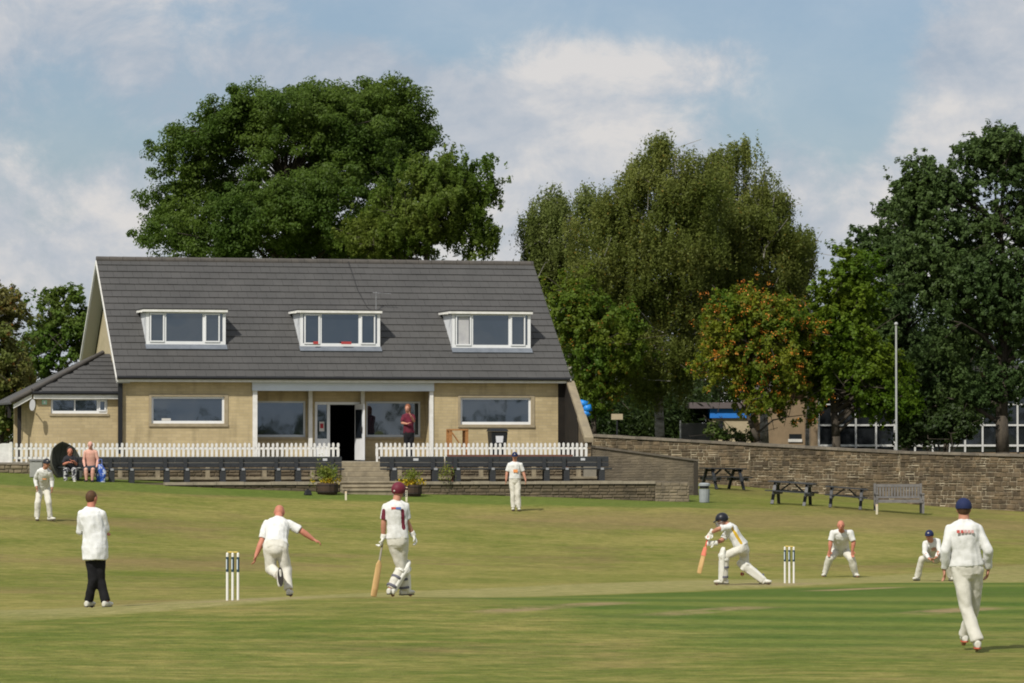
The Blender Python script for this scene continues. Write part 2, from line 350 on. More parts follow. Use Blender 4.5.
    sqc = mix(mth('MULTIPLY', dry, .22), sqc, (.15, .135, .045)); col = mix(mth('MULTIPLY', sq, .9), col, sqc)
    # old worn strips of the square
    for (b0, a0, a1) in ((7.8, -2, 2.5), (5.6, -3, 2.5), (10.4, .5, 5), (3.4, 13, 18)):
        w = mth('MULTIPLY', mth('MULTIPLY', ss(mth('ABSOLUTE', mth('SUBTRACT', bb, b0)), .5, .12), mth('MULTIPLY', ss(a, a0, a0 + 1.5), ss(a, a1, a1 - 1.5))), ss(mth('ADD', med, mth('MULTIPLY', fin, .3)), .52, .68))
        col = mix(w, col, (.26, .2, .1))
    # the pitch in use, and the pale cut strips carrying on beyond it
    pm = mth('MULTIPLY', ss(mth('ABSOLUTE', mth('ADD', mth('ADD', bb, 1.1), mth('MULTIPLY', wob, .6))), 2.6, 1.9), mth('MULTIPLY', ss(a, -9, -3), ss(a, 60, 24, .25, 1)))
    pc = mix(ss(fin, .35, .65), (.235, .225, .078), (.30, .265, .115)); pc = mix(mth('MULTIPLY', ss(med, .5, .7), .4), pc, (.17, .18, .055))
    col = mix(mth('MULTIPLY', pm, .85), col, pc)
    for a0 in (0.7, 19.4):       # bare ends
        e = mth('MULTIPLY', ss(mth('ABSOLUTE', mth('SUBTRACT', mth('ADD', a, mth('MULTIPLY', wob, 1.2)), a0)), 2.3, .5), ss(mth('ABSOLUTE', bb), 1.2, .5)); col = mix(mth('MULTIPLY', e, .6), col, (.3, .24, .13))
    # uncut lush strip under the terrace and the boundary wall
    ed = mth('SUBTRACT', Y, mth('ADD', 119.0, mth('MULTIPLY', X, .2))); lu = mth('MULTIPLY', ss(mth('ADD', ed, mth('MULTIPLY', wob, 2)), -.9, .5), ss(X, 8, 5.5)); col = mix(mth('MULTIPLY', lu, .75), col, lush)
    dk = mth('MULTIPLY', mth('MULTIPLY', ss(Y, 118, 120), ss(X, 5, 8)), ss(med, .4, .6)); col = mix(mth('MULTIPLY', dk, .4), col, (.09, .105, .022))
    hv = N.new('ShaderNodeHueSaturation'); L.new(col, hv.inputs['Color'])
    L.new(mth('ADD', mth('ADD', mth('MULTIPLY', fin, .7), mth('ADD', mth('MULTIPLY', vf, .7), mth('MULTIPLY', vm, .9))), -.15), hv.inputs['Value']); L.new(hv.outputs[0], b.inputs['Base Color'])
    bp = N.new('ShaderNodeBump'); bp.inputs['Distance'].default_value = .05; bp.inputs['Strength'].default_value = .8; L.new(mth('ADD', vf, fin), bp.inputs['Height']); L.new(bp.outputs[0], b.inputs['Normal'])
    return m
GRASS = grass_mat()
def sheet(name, xs, ys, zf, m):
    X, Y = np.meshgrid(xs, ys); Z = zf(X, Y); nx, ny = len(xs), len(ys)
    v = np.stack([X.ravel(), Y.ravel(), Z.ravel()], 1); i = np.arange(nx * ny).reshape(ny, nx)
    q = np.stack([i[:-1, :-1], i[:-1, 1:], i[1:, 1:], i[1:, :-1]], -1).reshape(-1, 4)
    o = np_mesh(name, v, q, [m]); o.data.polygons.foreach_set('use_smooth', [True] * len(o.data.polygons)); tag(o, kind='structure'); return o
def np_mesh(name, v, q, mats, parent=None):
    me = bpy.data.meshes.new(name); n = q.shape[1]
    me.vertices.add(len(v)); me.vertices.foreach_set('co', v.astype(np.float32).ravel())
    me.loops.add(q.size); me.loops.foreach_set('vertex_index', q.astype(np.int32).ravel())
    me.polygons.add(len(q)); me.polygons.foreach_set('loop_start', np.arange(0, q.size, n, dtype=np.int32)); me.polygons.foreach_set('loop_total', np.full(len(q), n, dtype=np.int32))
    for m in mats: me.materials.append(m)
    me.update(calc_edges=True); me.validate()
    o = bpy.data.objects.new(name, me); COL.objects.link(o); link_child(o, parent); return o
far = [60, 90, 150, 300, 700, 1500, 3000]
gx = np.array([-x for x in far[::-1]] + list(np.arange(-40, 40.1, .8)) + far)
gy = np.array([-3000, -1000, -300, -100, -30, 0, 20] + list(np.arange(30, 150.1, .8)) + [160, 180, 220, 300, 600, 1500, 3000])
sheet('ground', gx, gy, ground_arr, GRASS)

# ------------------------------------------------------------------ masonry walls (stones are modelled one by one, mortar behind)
def masonry(mb, x0, x1, zb, zt, y, rnd, ch=(.1, .2), cw=(.16, .5), prot=.03, gap=.014, mi=0):
    """stones on a face in the local x-z plane looking to -y; zb, zt functions of x"""
    z = min(zb(x0), zb(x1), zb((x0 + x1) / 2)) - .1; top = max(zt(x0), zt(x1), zt((x0 + x1) / 2))
    while z < top:
        h = rnd.uniform(*ch); x = x0 - rnd.uniform(0, .2)
        while x < x1:
            w = rnd.uniform(*cw); xa, xb = max(x, x0), min(x + w, x1)
            if xb - xa > .05:
                xm = (xa + xb) / 2; za, zc = z, min(z + h, zt(xm))
                if zc > zb(xm) - .1 and zc - za > .03:
                    parts = [(za, zc)]
                    if h > .16 and rnd.random() < .35: parts = [(za, (za + zc) / 2 - gap / 2), ((za + zc) / 2 + gap / 2, zc)]
                    for (a, b) in parts:
                        p = prot * rnd.uniform(.5, 1.1); g = gap * rnd.uniform(.5, 1.2); j = lambda: rnd.uniform(-.008, .008); c = min(.018, (b - a) * .25)
                        vs = [(xa + g / 2, y, a + g / 2), (xb - g / 2, y, a + g / 2), (xb - g / 2, y, b - g / 2), (xa + g / 2, y, b - g / 2)]
                        vf = [(xa + g / 2 + c + j(), y - p, a + g / 2 + c + j()), (xb - g / 2 - c + j(), y - p + j(), a + g / 2 + c + j()), (xb - g / 2 - c + j(), y - p, b - g / 2 - c + j()), (xa + g / 2 + c + j(), y - p + j(), b - g / 2 - c + j())]
                        mb.add(vs + vf, [(4, 5, 6, 7), (0, 1, 5, 4), (1, 2, 6, 5), (2, 3, 7, 6), (3, 0, 4, 7)], mi)
            x += w
        z += h
def stone_wall(name, label, a, b, zta, ztb, thick=.45, seed=1, group=None, mats=(STONE, MORTAR), ch=(.09, .2), cw=(.14, .46), cope=True, base=None, ends=True, cat='wall', copemat=None, gap=.017):
    """a, b world xy of the front face ends; top heights at the two ends"""
    rnd = random.Random(seed); a = Vector(a); b = Vector(b); Lg = (b - a).length; ang = math.atan2(b.y - a.y, b.x - a.x)
    z0 = min(G(a.x, a.y), G(b.x, b.y)) if base is None else base
    root = empty(name, (a.x, a.y, z0), ang, label, cat, group)
    zt = lambda x: zta + (ztb - zta) * x / Lg - z0
    if base is None: zb = lambda x: G(a.x + (b.x - a.x) * x / Lg, a.y + (b.y - a.y) * x / Lg) - z0 - .06
    else: zb = lambda x: -.02
    mb = MB(); n = 12
    for i in range(n):
        xa, xb = Lg * i / n, Lg * (i + 1) / n
        mb.hexa([(xa, 0, zb(xa) - .2), (xb, 0, zb(xb) - .2), (xb, thick, zb(xb) - .2), (xa, thick, zb(xa) - .2), (xa, 0, zt(xa)), (xb, 0, zt(xb)), (xb, thick, zt(xb)), (xa, thick, zt(xa))])
    mb.build('core', mats[1], root)
    m2 = MB(); masonry(m2, 0, Lg, zb, zt, 0, rnd, ch, cw, gap=gap)
    if ends:
        k = len(m2.v); m3 = MB(); masonry(m3, 0, thick, lambda x: zb(Lg), lambda x: zt(Lg), 0, rnd, ch, cw)
        m2.add([(Lg - y_, x_, z_) for (x_, y_, z_) in m3.v], m3.f)
    m2.build('masonry', mats[0], root)
    if cope:
        m4 = MB(); x = 0
        while x < Lg:
            w = min(rnd.uniform(.5, .95), Lg - x); h = .09 + rnd.uniform(-.012, .012)
            m4.hexa([(x + .004, -.07, zt(x)), (x + w - .004, -.07, zt(x + w)), (x + w - .004, thick + .05, zt(x + w)), (x + .004, thick + .05, zt(x)),
                     (x + .004, -.05, zt(x) + h), (x + w - .004, -.05, zt(x + w) + h), (x + w - .004, thick + .03, zt(x + w) + h), (x + .004, thick + .03, zt(x) + h)]); x += w
        m4.build('coping', copemat or COPE, root)
    return root
w1 = P(1100, 455, 128.6); w2 = P(900, 451, 136); w3 = P(750, 443, 142); w4 = P(578, 433.5, 146.5)
GW = 'dry stone boundary wall runs'
stone_wall('boundary_wall', 'long brown rubble stone wall behind the grey slatted bench at right', (w2.x, w2.y), (w1.x, w1.y), w2.z - .09, Zp(456, 128.6) - .09, seed=3, group=GW)
stone_wall('boundary_wall', 'brown rubble stone wall behind the two dark picnic tables beside the bench', (w3.x, w3.y), (w2.x - .01, w2.y), w3.z - .09, w2.z - .092, seed=4, group=GW, ends=False)
stone_wall('boundary_wall', 'brown rubble stone wall between the pavilion corner and the farthest picnic table', (w4.x, w4.y), (w3.x - .01, w3.y), w4.z - .09, w3.z - .092, seed=5, group=GW, ends=False)
# higher ground behind the wall
def bank():
    mb = MB(); P_ = [(-300, 149), (w4.x, w4.y + .2), (w3.x, w3.y + .2), (w2.x, w2.y + .2), (w1.x, w1.y + .2), (60, 116), (300, 100)]
    Z = [1.2, 1.3, 1.1, .75, .6, .5, .5]
    for k, off in ((0, 0), (1, 8), (2, 60), (3, 900)):
        for (x, y), z in zip(P_, Z): mb.v.append((x * (1 if k < 3 else 1.0), y + off, z + (0, .5, 1.2, 2)[k]))
    n = len(P_)
    for k in range(3):
        for i in range(n - 1): mb.f.append((k * n + i, k * n + i + 1, (k + 1) * n + i + 1, (k + 1) * n + i)); mb.m.append(0)
    tag(mb.build('upper_ground', M('rough_grass', (.05, .065, .02), (.09, .08, .03), .6, .95)), kind='structure')
bank()

# ------------------------------------------------------------------ pavilion
BA = R(13.6); c_, s_ = math.cos(BA), math.sin(BA); BO = Vector(((122 - 512) / F * 126.3, 126.3)); ZF = Zp(461.3, 127.5)
def bu(px, v=0.0):
    k = (px - 512) / F; return (k * (BO.y + c_ * v) - BO.x + s_ * v) / (c_ - k * s_)
def bz(px, py, v=0.0):
    u = bu(px, v); Y = BO.y + s_ * u + c_ * v; return Zp(py, Y) - ZF
def bw(u, v): return Vector((BO.x + c_ * u - s_ * v, BO.y + s_ * u + c_ * v))
WB = bu(558); DP = 10.0; RV = 1.15; EZ = bz(340, 377.5, -.25); HV = 5.0; RZ = bz(312, 261.5, HV)
u1, u2 = bu(252.5), bu(432.5)       # veranda
pav = empty('pavilion', (BO.x, BO.y, ZF), BA, 'buff brick cricket pavilion with grey tiled roof and three white dormers', 'pavilion')
def slope_z(v): return EZ + (RZ - EZ) * (v + .25) / (HV + .25)
def wall_with_hole(mb, x0, x1, z0, z1, y0, y1, hx0, hx1, hz0, hz1):
    mb.box(x0, hx0, y0, y1, z0, z1); mb.box(hx1, x1, y0, y1, z0, z1); mb.box(hx0, hx1, y0, y1, z0, hz0); mb.box(hx0, hx1, y0, y1, hz1, z1)
WT = EZ - .06
def win_rect(pxa, pxb, pya, pyb, v=0): m = (pxa + pxb) / 2; return bu(pxa, v), bu(pxb, v), bz(m, pyb, v), bz(m, pya, v)
W1 = win_rect(151.5, 224.5, 396.5, 423.5); W4 = win_rect(460.5, 531, 397.5, 424.5)
mb = MB()
wall_with_hole(mb, 0, u1, 0, WT, 0, .3, *W1); wall_with_hole(mb, u2, WB, 0, WT, 0, .3, *W4)
mb.box(0, .3, .3, DP, 0, WT); mb.box(WB - .3, WB, .3, DP, 0, WT); mb.box(.3, WB - .3, DP - .3, DP, 0, WT)
mb.box(u1 - .3, u1, .3, RV, 0, WT); mb.box(u2, u2 + .3, .3, RV, 0, WT)
# gable end masonry up to the roof
for (xa, xb) in ((.26, .5), (WB - .3, WB - .02)):
    mb.prism([(.02, WT), (DP - .02, WT), (HV, slope_z(HV) - .3)], 0, xa, xb)
mb.build('wall', BRICK, pav)
# back wall of the veranda, with its windows and doorway
W2 = win_rect(256, 305.5, 401, 437, RV); W3 = win_rect(366, 420.5, 401.5, 437, RV); D1 = win_rect(315, 360, 402, 461.3, RV)
vr = MB(); xs = [u1 - .28, W2[0], W2[1], D1[0], D1[1], W3[0], W3[1], u2 + .28]
z1 = WT
for i in range(7):
    a, b = xs[i], xs[i + 1]
    if i in (1, 5): vr.box(a, b, RV, RV + .25, 0, W2[2]); vr.box(a, b, RV, RV + .25, W2[3], z1)
    elif i == 3: vr.box(a, b, RV, RV + .25, D1[3], z1)
    else: vr.box(a, b, RV, RV + .25, 0, z1)
vr.build('wall', BRICK, pav)
cl = MB(); cl.box(u1, u2, .0, RV, WT, WT + .04); cl.build('veranda_ceiling', M('cream_soffit', (.5, .47, .38)), pav)
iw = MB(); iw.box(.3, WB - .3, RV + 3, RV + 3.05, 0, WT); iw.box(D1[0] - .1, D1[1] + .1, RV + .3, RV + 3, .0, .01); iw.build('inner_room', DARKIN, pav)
def window(parent, r, v, bars=(), fw=.07, sill=True, mat=UPVC, openers=(), glass=GLASS, wide=None):
    x0, x1, z0, z1 = r; f = MB()
    y0, y1 = v + .05, v + .13
    f.box(x0, x1, y0, y1, z0, z0 + fw * 1.25); f.box(x0, x1, y0, y1, z1 - fw, z1); f.box(x0, x0 + fw, y0, y1, z0 + fw * 1.25, z1 - fw); f.box(x1 - fw, x1, y0, y1, z0 + fw * 1.25, z1 - fw)
    for (a, w) in bars: f.box(a - w / 2, a + w / 2, y0, y1, z0 + fw * 1.25, z1 - fw)
    win = f.build('window', mat, parent)
    g = MB(); g.box(x0 + fw * .6, x1 - fw * .6, v + .085, v + .1, z0 + fw * .6, z1 - fw * .6); g.build('pane', glass, win)
    for (a, b, sh) in openers:
        k = MB(); q = .045; yy = y0 - .03
        k.box(a, b, yy, y0 - .002, z0 + fw, z0 + fw + q); k.box(a, b, yy, y0 - .002, z1 - fw - q, z1 - fw); k.box(a, a + q, yy, y0 - .002, z0 + fw + q, z1 - fw - q); k.box(b - q, b, yy, y0 - .002, z0 + fw + q, z1 - fw - q); k.build('casement', mat, win)
    if sill:
        s = MB(); s.box(x0 - .09, x1 + .12, v - .05, v + .1, z0 - .1, z0 - .003); s.box(x0 - .09, x0 - .003, v - .025, v + .1, z0, z1 + .06); s.box(x1 + .003, x1 + .12, v - .025, v + .1, z0, z1 + .06); s.box(x0 - .09, x1 + .12, v - .027, v + .1, z1 + .003, z1 + .085)
        s.build('surround', SILL, win)
    return win
wa = window(pav, W1, 0); window(pav, W4, 0)
MB().box(W1[0] + .35, W1[0] + .65, .05, .08, W1[2] + .09, W1[2] + .17).build('notice', M('paper', (.55, .53, .5)), wa)
window(pav, W2, RV, sill=False, mat=FASCIA, fw=.06); window(pav, W3, RV, sill=False, mat=FASCIA, fw=.06)
for r in (W2, W3): MB().box(r[0] - .05, r[1] + .05, RV - .07, RV + .04, r[2] - .08, r[2] - .003).build('window_ledge', SILL, pav)
# doorway: side light, open leaf, dark passage
de = bu(330, RV); dr = bu(354.5, RV); dz = D1[3]
fr = MB(); fr.box(D1[0], D1[0] + .08, RV, RV + .12, 0, dz); fr.box(D1[0] + .08, D1[1], RV, RV + .12, dz - .09, dz); fr.box(de - .1, de, RV, RV + .12, 0, dz - .09); fr.box(D1[1] - .07, D1[1], RV, RV + .12, 0, dz - .09)
fr.box(D1[0] + .08, de - .1, RV, RV + .12, 0, .75); door_f = fr.build('door_frame', UPVC, pav)
sg = MB(); sg.box(D1[0] + .08, de - .1, RV + .05, RV + .07, .75, dz - .09); sgl = sg.build('pane', GLASS, door_f)
ps = MB(); pa = bu(319.5, RV); pb = bu(324.5, RV); ps.box(pa, pb, RV + .03, RV + .045, 1.0, 1.32); pso = ps.build('poster', M('paper', (.55, .53, .5)), door_f)
MB().box(pa + .03, pb - .03, RV + .022, RV + .03, 1.1, 1.26).build('picture', M('poster_red', (.35, .03, .04)), pso)
lf = MB(); x0 = dr + .03
lf.beam((x0, RV - .02, dz / 2 - .02), (x0 + .13, RV - .85, dz / 2 - .02), .05, dz - .12)
leaf = lf.build('door', UPVC, pav)
lg = MB(); lg.beam((x0 - .003, RV - .17, dz * .63), (x0 + .1, RV - .72, dz * .63), .062, dz * .48); lg.build('pane', GLASS, leaf)
lh = MB(); lh.box(x0 + .02, x0 + .06, RV - .82, RV - .74, 1.0, 1.18); lh.build('handle', BLACK, leaf)
# posts and lintel
for (pa, pb, v, yy) in ((252.6, 257.2, 0, 0), (429.6, 433.2, 0, 0), (308.5, 312.3, RV - .15, 0), (361, 364.5, RV - .15, 0)):
    m_ = MB(); m_.box(bu(pa, v), bu(pb, v), v - .04, v + .1, -.0, WT - (.3 if v == 0 else 0)); m_.build('post', WPAINT, pav)
bm_ = MB(); bm_.box(u1 - .02, u2 + .03, -.12, .12, bz(340, 391, 0), WT + .02); bm_.build('lintel', M('pale_blue_white', (.60, .66, .72), (.55, .6, .66), 1), pav)
for pxl in (305, 424):
    m_ = MB(); m_.ball((bu(pxl + 4, RV), RV - .12, bz(pxl, 438.5, RV)), (.07, .06, .08)); m_.cone((bu(pxl + 4, RV), RV, bz(pxl, 438.5, RV) + .02), (bu(pxl + 4, RV), RV - .1, bz(pxl, 438.5, RV) + .02), .02, .02); m_.build('bulkhead_lamp', M('lamp_glass', (.6, .56, .45), rough=.3), pav)

# roof: tiled front and back slopes made course by course
def tiled_slope(x0f, x1f, va, za, vb, zb_, rows, tw, parent, mat=TILE, name='roof_tiles', lip=.038, seed=1):
    rnd = random.Random(seed); mb = MB(); d = Vector((0, vb - va, zb_ - za)); n = Vector((0, -(zb_ - za), (vb - va))).normalized()
    if n.z < 0: n = -n
    for r in range(rows):
        t0, t1 = r / rows, (r + 1.12) / rows; t1 = min(t1, 1.0)
        p0 = Vector((0, va, za)) + d * t0; p1 = Vector((0, va, za)) + d * t1
        a0, b0 = x0f(t0), x1f(t0); x = a0 - (tw / 2 if r % 2 else 0)
        while x < b0 - .001:
            xa, xb = max(x, a0), min(x + tw, b0)
            xa1 = max(xa, x0f(t1)); xb1 = min(xb, x1f(t1))
            if xb - xa > .02 and xb1 > xa1:
                j = rnd.uniform(-.004, .004); l = lip + j; g = .003
                lo0 = p0 + n * .005; hi0 = p0 + n * l; lo1 = p1; hi1 = p1 + n * .008
                vs = [(xa + g, lo0.y, lo0.z), (xb - g, lo0.y, lo0.z), (xb1 - g, lo1.y, lo1.z), (xa1 + g, lo1.y, lo1.z), (xa + g, hi0.y, hi0.z), (xb - g, hi0.y, hi0.z), (xb1 - g, hi1.y, hi1.z), (xa1 + g, hi1.y, hi1.z)]
                mb.hexa(vs)
            x += tw
    return mb.build(name, mat, parent)
XL, XR = bu(116.5, -.25), bu(570.5, -.25)
deck = MB(); th = .12
for sgn in (1, -1):
    f_ = lambda v: v if sgn == 1 else 2 * HV - v
    deck.prism([(f_(-.25), EZ), (f_(HV), RZ - .02), (f_(HV), RZ - .02 - th * 1.4), (f_(-.25), EZ - th)], 0, XL + .01, XR - .01)
roof = deck.build('roof', M('roof_deck', (.05, .048, .046)), pav)
tiled_slope(lambda t: XL, lambda t: XR, -.30, EZ + .0, HV, RZ, 18, .33, roof)
tiled_slope(lambda t: XL, lambda t: XR, 2 * HV + .3, EZ + .0, HV, RZ, 18, .33, roof, seed=2)
rd = MB(); x = XL
while x < XR - .05:
    w = min(.45, XR - x); rd.cone((x + .005, HV, RZ - .02), (x + w - .005, HV, RZ - .02), .12, .115); x += w
rd.build('ridge_tiles', TRIDGE, roof)
for (x, nm) in ((XL, 'bargeboard'), (XR, 'bargeboard')):
    b_ = MB()
    for sgn in (1, -1):
        f_ = lambda v: v if sgn == 1 else 2 * HV - v
        b_.prism([(f_(-.28), EZ - .02), (f_(HV), RZ - .04), (f_(HV), RZ - .19), (f_(-.28), EZ - .14)], 0, x - .02 if x == XL else x - .01, x + .008 if x == XL else x + .02)
    b_.build(nm, WPAINT, pav)
g_ = MB(); g_.cone((XL, -.36, EZ - .03), (XR - .05, -.36, EZ - .03), .055, .055); g_.build('gutter', GUTTER, pav)
g_ = MB(); g_.box(XL + .02, XR - .04, -.29, -.255, EZ - .165, EZ - .02); g_.build('fascia', WPAINT, pav)
g_ = MB(); g_.box(XL + .02, XR - .04, -.255, .0, EZ - .165, EZ - .145); g_.build('soffit', WPAINT, pav)
dpx = bu(120.2, -.06); g_ = MB(); g_.box(dpx - .07, dpx + .07, -.14, -.01, .25, EZ - .17); g_.build('downpipe', GUTTER, pav)
# gable window on the left end
g_ = MB(); g_.box(.2, .255, 2.9, 3.6, EZ + .3, EZ + 2.0); gw = g_.build('window', UPVC, pav); g_ = MB(); g_.box(.19, .2, 3.0, 3.5, EZ + .4, EZ + 1.9); g_.build('pane', GLASS, gw)
g_ = MB(); g_.prism([(.3, WT), (9.7, WT), (HV, slope_z(HV) - .45)], 0, .24, .259); g_.build('gable_render', M('cream_render', (.5, .42, .28), (.4, .34, .22), 2, .9), pav)
g_ = MB()
for sgn in (1, -1):
    f_ = lambda v: v if sgn == 1 else 2 * HV - v
    g_.prism([(f_(-.2), EZ - .15), (f_(HV), RZ - .2), (f_(HV), RZ - .26), (f_(-.2), EZ - .21)], 0, XL + .01, .235)
g_.build('soffit', M('grey_soffit', (.42, .43, .43)), pav)
# dormers
CURT = M('net_curtain', (.5, .5, .5), (.4, .4, .42), 4)
def dormer(pxa, pxb, pyb, pyt, bars, ops, curtain=None):
    vd = .95; x0, x1 = bu(pxa, vd), bu(pxb, vd); m = (pxa + pxb) / 2; z0, z1 = bz(m, pyb, vd), bz(m, pyt, vd)
    vd = -.25 + (z0 - .03 - EZ) / (RZ - EZ) * (HV + .25); x0, x1 = bu(pxa, vd), bu(pxb, vd); z0, z1 = bz(m, pyb, vd), bz(m, pyt, vd)
    vt = -.25 + (z1 - EZ) / (RZ - EZ) * (HV + .25)
    ck = MB()
    for (a, b) in ((x0, x0 + .06), (x1 - .06, x1)): ck.prism([(vd + .02, z0), (vd + .02, z1), (vt + .1, z1)], 0, a, b)
    ck.box(x0, x1, vd + .2, vd + .25, z0, z1 - .02)
    D = ck.build('dormer', M('white_cladding', (.74, .76, .78), (.68, .7, .73), 3, .5), pav)
    tp = MB(); tp.box(x0 - .13, x1 + .06, vd - .14, vt + .25, z1, z1 + .035); tp.build('dormer_roof', M('bitumen_felt', (.035, .035, .038)), D)
    tp = MB(); tp.box(x0 - .12, x1 + .05, vd - .13, vd - .1, z1 - .085, z1 - .002); tp.box(x0 - .12, x0 - .09, vd - .1, vt, z1 - .085, z1 - .002); tp.box(x1 + .02, x1 + .05, vd - .1, vt, z1 - .085, z1 - .002); tp.box(x0 - .3, x0 - .12, vd + .1, vd + .15, z1 - .1, z1 - .05); tp.build('fascia', WPAINT, D)
    tp = MB(); tp.hexa([(x0 - .03, vd - .22, z0 - .13), (x1 + .03, vd - .22, z0 - .13), (x1 + .03, vd + .02, z0 + .02), (x0 - .03, vd + .02, z0 + .02), (x0 - .03, vd - .24, z0 - .1), (x1 + .03, vd - .24, z0 - .1), (x1 + .03, vd + .0, z0 + .06), (x0 - .03, vd + .0, z0 + .06)]); tp.build('flashing', LEAD, D)
    B_ = lambda p: bu(p, vd)
    w = window(D, (x0, x1, z0 + .03, z1 - .03), vd - .06, [(B_(p), .07) for p in bars], .1, False, openers=[(B_(a), B_(b), 0) for a, b in ops])
    if curtain:
        MB().box(B_(curtain[0]), B_(curtain[1]), vd + .015, vd + .022, z0 + .15, z1 - .15).build('curtain', CURT, w)
    return D
dormer(146, 225.5, 346, 309.5, (165, 203.5), ((149.5, 164), (204.5, 219.5)))
dz2 = dormer(300, 380, 348, 310.5, (320.5, 359.5), ((304, 319.5), (360.5, 375)))
for a_, b_ in ((313, 318), (341, 351)): MB().box(bu(a_, .9), bu(b_, .9), .84, .87, bz(340, 344.2, .9), bz(340, 341.6, .9)).build('red_cloth', M('red_cloth', (.4, .05, .05)), dz2)
dormer(452, 530.5, 349.5, 311.5, (472, 509.5), ((455.5, 471), (510.5, 525)), (458.5, 469))
ae = MB(); xa = bu(376, 2.6); za = slope_z(2.6)
ae.cone((xa, 2.6, za), (xa, 2.6, za + .75), .015, .015); ae.cone((xa - .12, 2.6, za + .72), (xa + .5, 2.5, za + .68), .01, .01)
for k in range(6): ae.cone((xa - .05 + .1 * k, 2.45, za + .7), (xa - .05 + .1 * k, 2.75, za + .7), .006, .006)
ae.build('aerial', M('aluminium', (.35, .35, .36), rough=.4, metal=.6), pav)
cb_ = MB(); xc = bu(356, 3.5); cb_.tube([(xc, 4.9, slope_z(4.9) + .1), (xc + .08, 3.6, slope_z(3.6) + .06), (xc + .25, 2.8, slope_z(2.8) + .06), (xa, 2.62, slope_z(2.6) + .05)], [.01] * 4); cb_.build('aerial_cable', BLACK, pav)

# wing wall at the right end, its raking coping carrying on the slope of the roof
fx0 = WB + .26; fx1 = fx0 + .2
k_ = (RZ - EZ) / (HV + .25); vf = -2.65; zl = lambda v: EZ - .18 + k_ * (v + .25)
wg = MB(); wg.prism([(.3, -.5), (.3, zl(.3)), (vf, zl(vf)), (vf, -1.2), (0, -1.2)], 0, fx0, fx1); wing = wg.build('wing_wall', TSTONE, pav)
m2 = MB(); masonry(m2, fx0, fx1, lambda x: -.7, lambda x: zl(vf) - .03, vf, random.Random(9), (.12, .2), (.15, .3), prot=.02); m2.build('masonry', STONE, wing)
cp = MB()
cp.hexa([(fx0 - .03, -.28, zl(-.28)), (fx1 + .03, -.28, zl(-.28)), (fx1 + .03, -1.75, zl(-1.75)), (fx0 - .03, -1.75, zl(-1.75)), (fx0 - .03, -.28, zl(-.28) + .12), (fx1 + .03, -.28, zl(-.28) + .12), (fx1 + .03, -1.75, zl(-1.75) + .12), (fx0 - .03, -1.75, zl(-1.75) + .12)][::1])
cp.hexa([(fx0 - .05, -1.755, zl(-1.755) - .02), (fx1 + .05, -1.755, zl(-1.755) - .02), (fx1 + .05, vf - .1, zl(vf - .1) - .02), (fx0 - .05, vf - .1, zl(vf - .1) - .02), (fx0 - .05, -1.755, zl(-1.755) + .14), (fx1 + .05, -1.755, zl(-1.755) + .14), (fx1 + .05, vf - .1, zl(vf - .1) + .14), (fx0 - .05, vf - .1, zl(vf - .1) + .14)])
cp.build('coping', M('wing_coping', (.3, .25, .165), (.22, .185, .13), 3, .9), wing)
sp_ = MB(); sp_.prism([(.1, .0), (.1, zl(.1) - .05), (-.25, zl(-.25) - .06), (-1.75, zl(-1.75) - .06), (-1.75, 0)], 0, fx0 - .03, fx0 - .003); sp_.box(WB + .003, fx0 - .032, .0, .36, 0, WT); sp_.build('shadow_lining', SHADOW, wing)  # added dark lining: shadow painted onto the wing wall's inner face and gap

# left annex with its hipped roof
ax0, ax1 = bu(37, .28), -.0; av = .28; AE = bz(75, 394, .2) ; AD = 6.0
ann = MB(); W5 = win_rect(51, 107.5, 398, 413.5, av)
wall_with_hole(ann, ax0, ax1, 0, AE, av, av + .25, *W5)
AX2 = bu(22, 2.2)
ann.hexa([(AX2, 2.2, 0), (ax0, av, 0), (ax0, av + .3, 0), (AX2, 2.5, 0), (AX2, 2.2, AE), (ax0, av, AE), (ax0, av + .3, AE), (AX2, 2.5, AE)])
AX3 = bu(12, 4); ann.hexa([(AX3, 3.2, 0), (AX2 - .02, 3.2, 0), (AX2, 3.5, 0), (AX3, 3.5, 0), (AX3, 3.2, AE - .3), (AX2 - .02, 3.2, AE - .1), (AX2, 3.5, AE - .1), (AX3, 3.5, AE - .3)])
annex = ann.build('annex_wall', BRICK, pav)
window(pav, W5, av, [(bu(75, av), .04), (bu(98, av), .06)], .07, False, openers=[(bu(99, av), bu(106, av), 0)])
s_m = MB(); s_m.box(W5[0] - .05, W5[1] + .05, av - .04, av + .06, W5[2] - .08, W5[2] - .003); s_m.build('window_ledge', SILL, pav)
zA = bz(110, 354, 2.9); aE = AE + .06; hv = 2.9
hx = bu(32, .15)
AXR = -.005; apx = -.25
tiled_slope(lambda t: hx + (apx - hx) * t, lambda t: AXR, .12, aE, hv, zA, 9, .33, roof, seed=5)
dk = MB(); LX = bu(8, 1.2); LZ = bz(8, 402.5, 1.2)
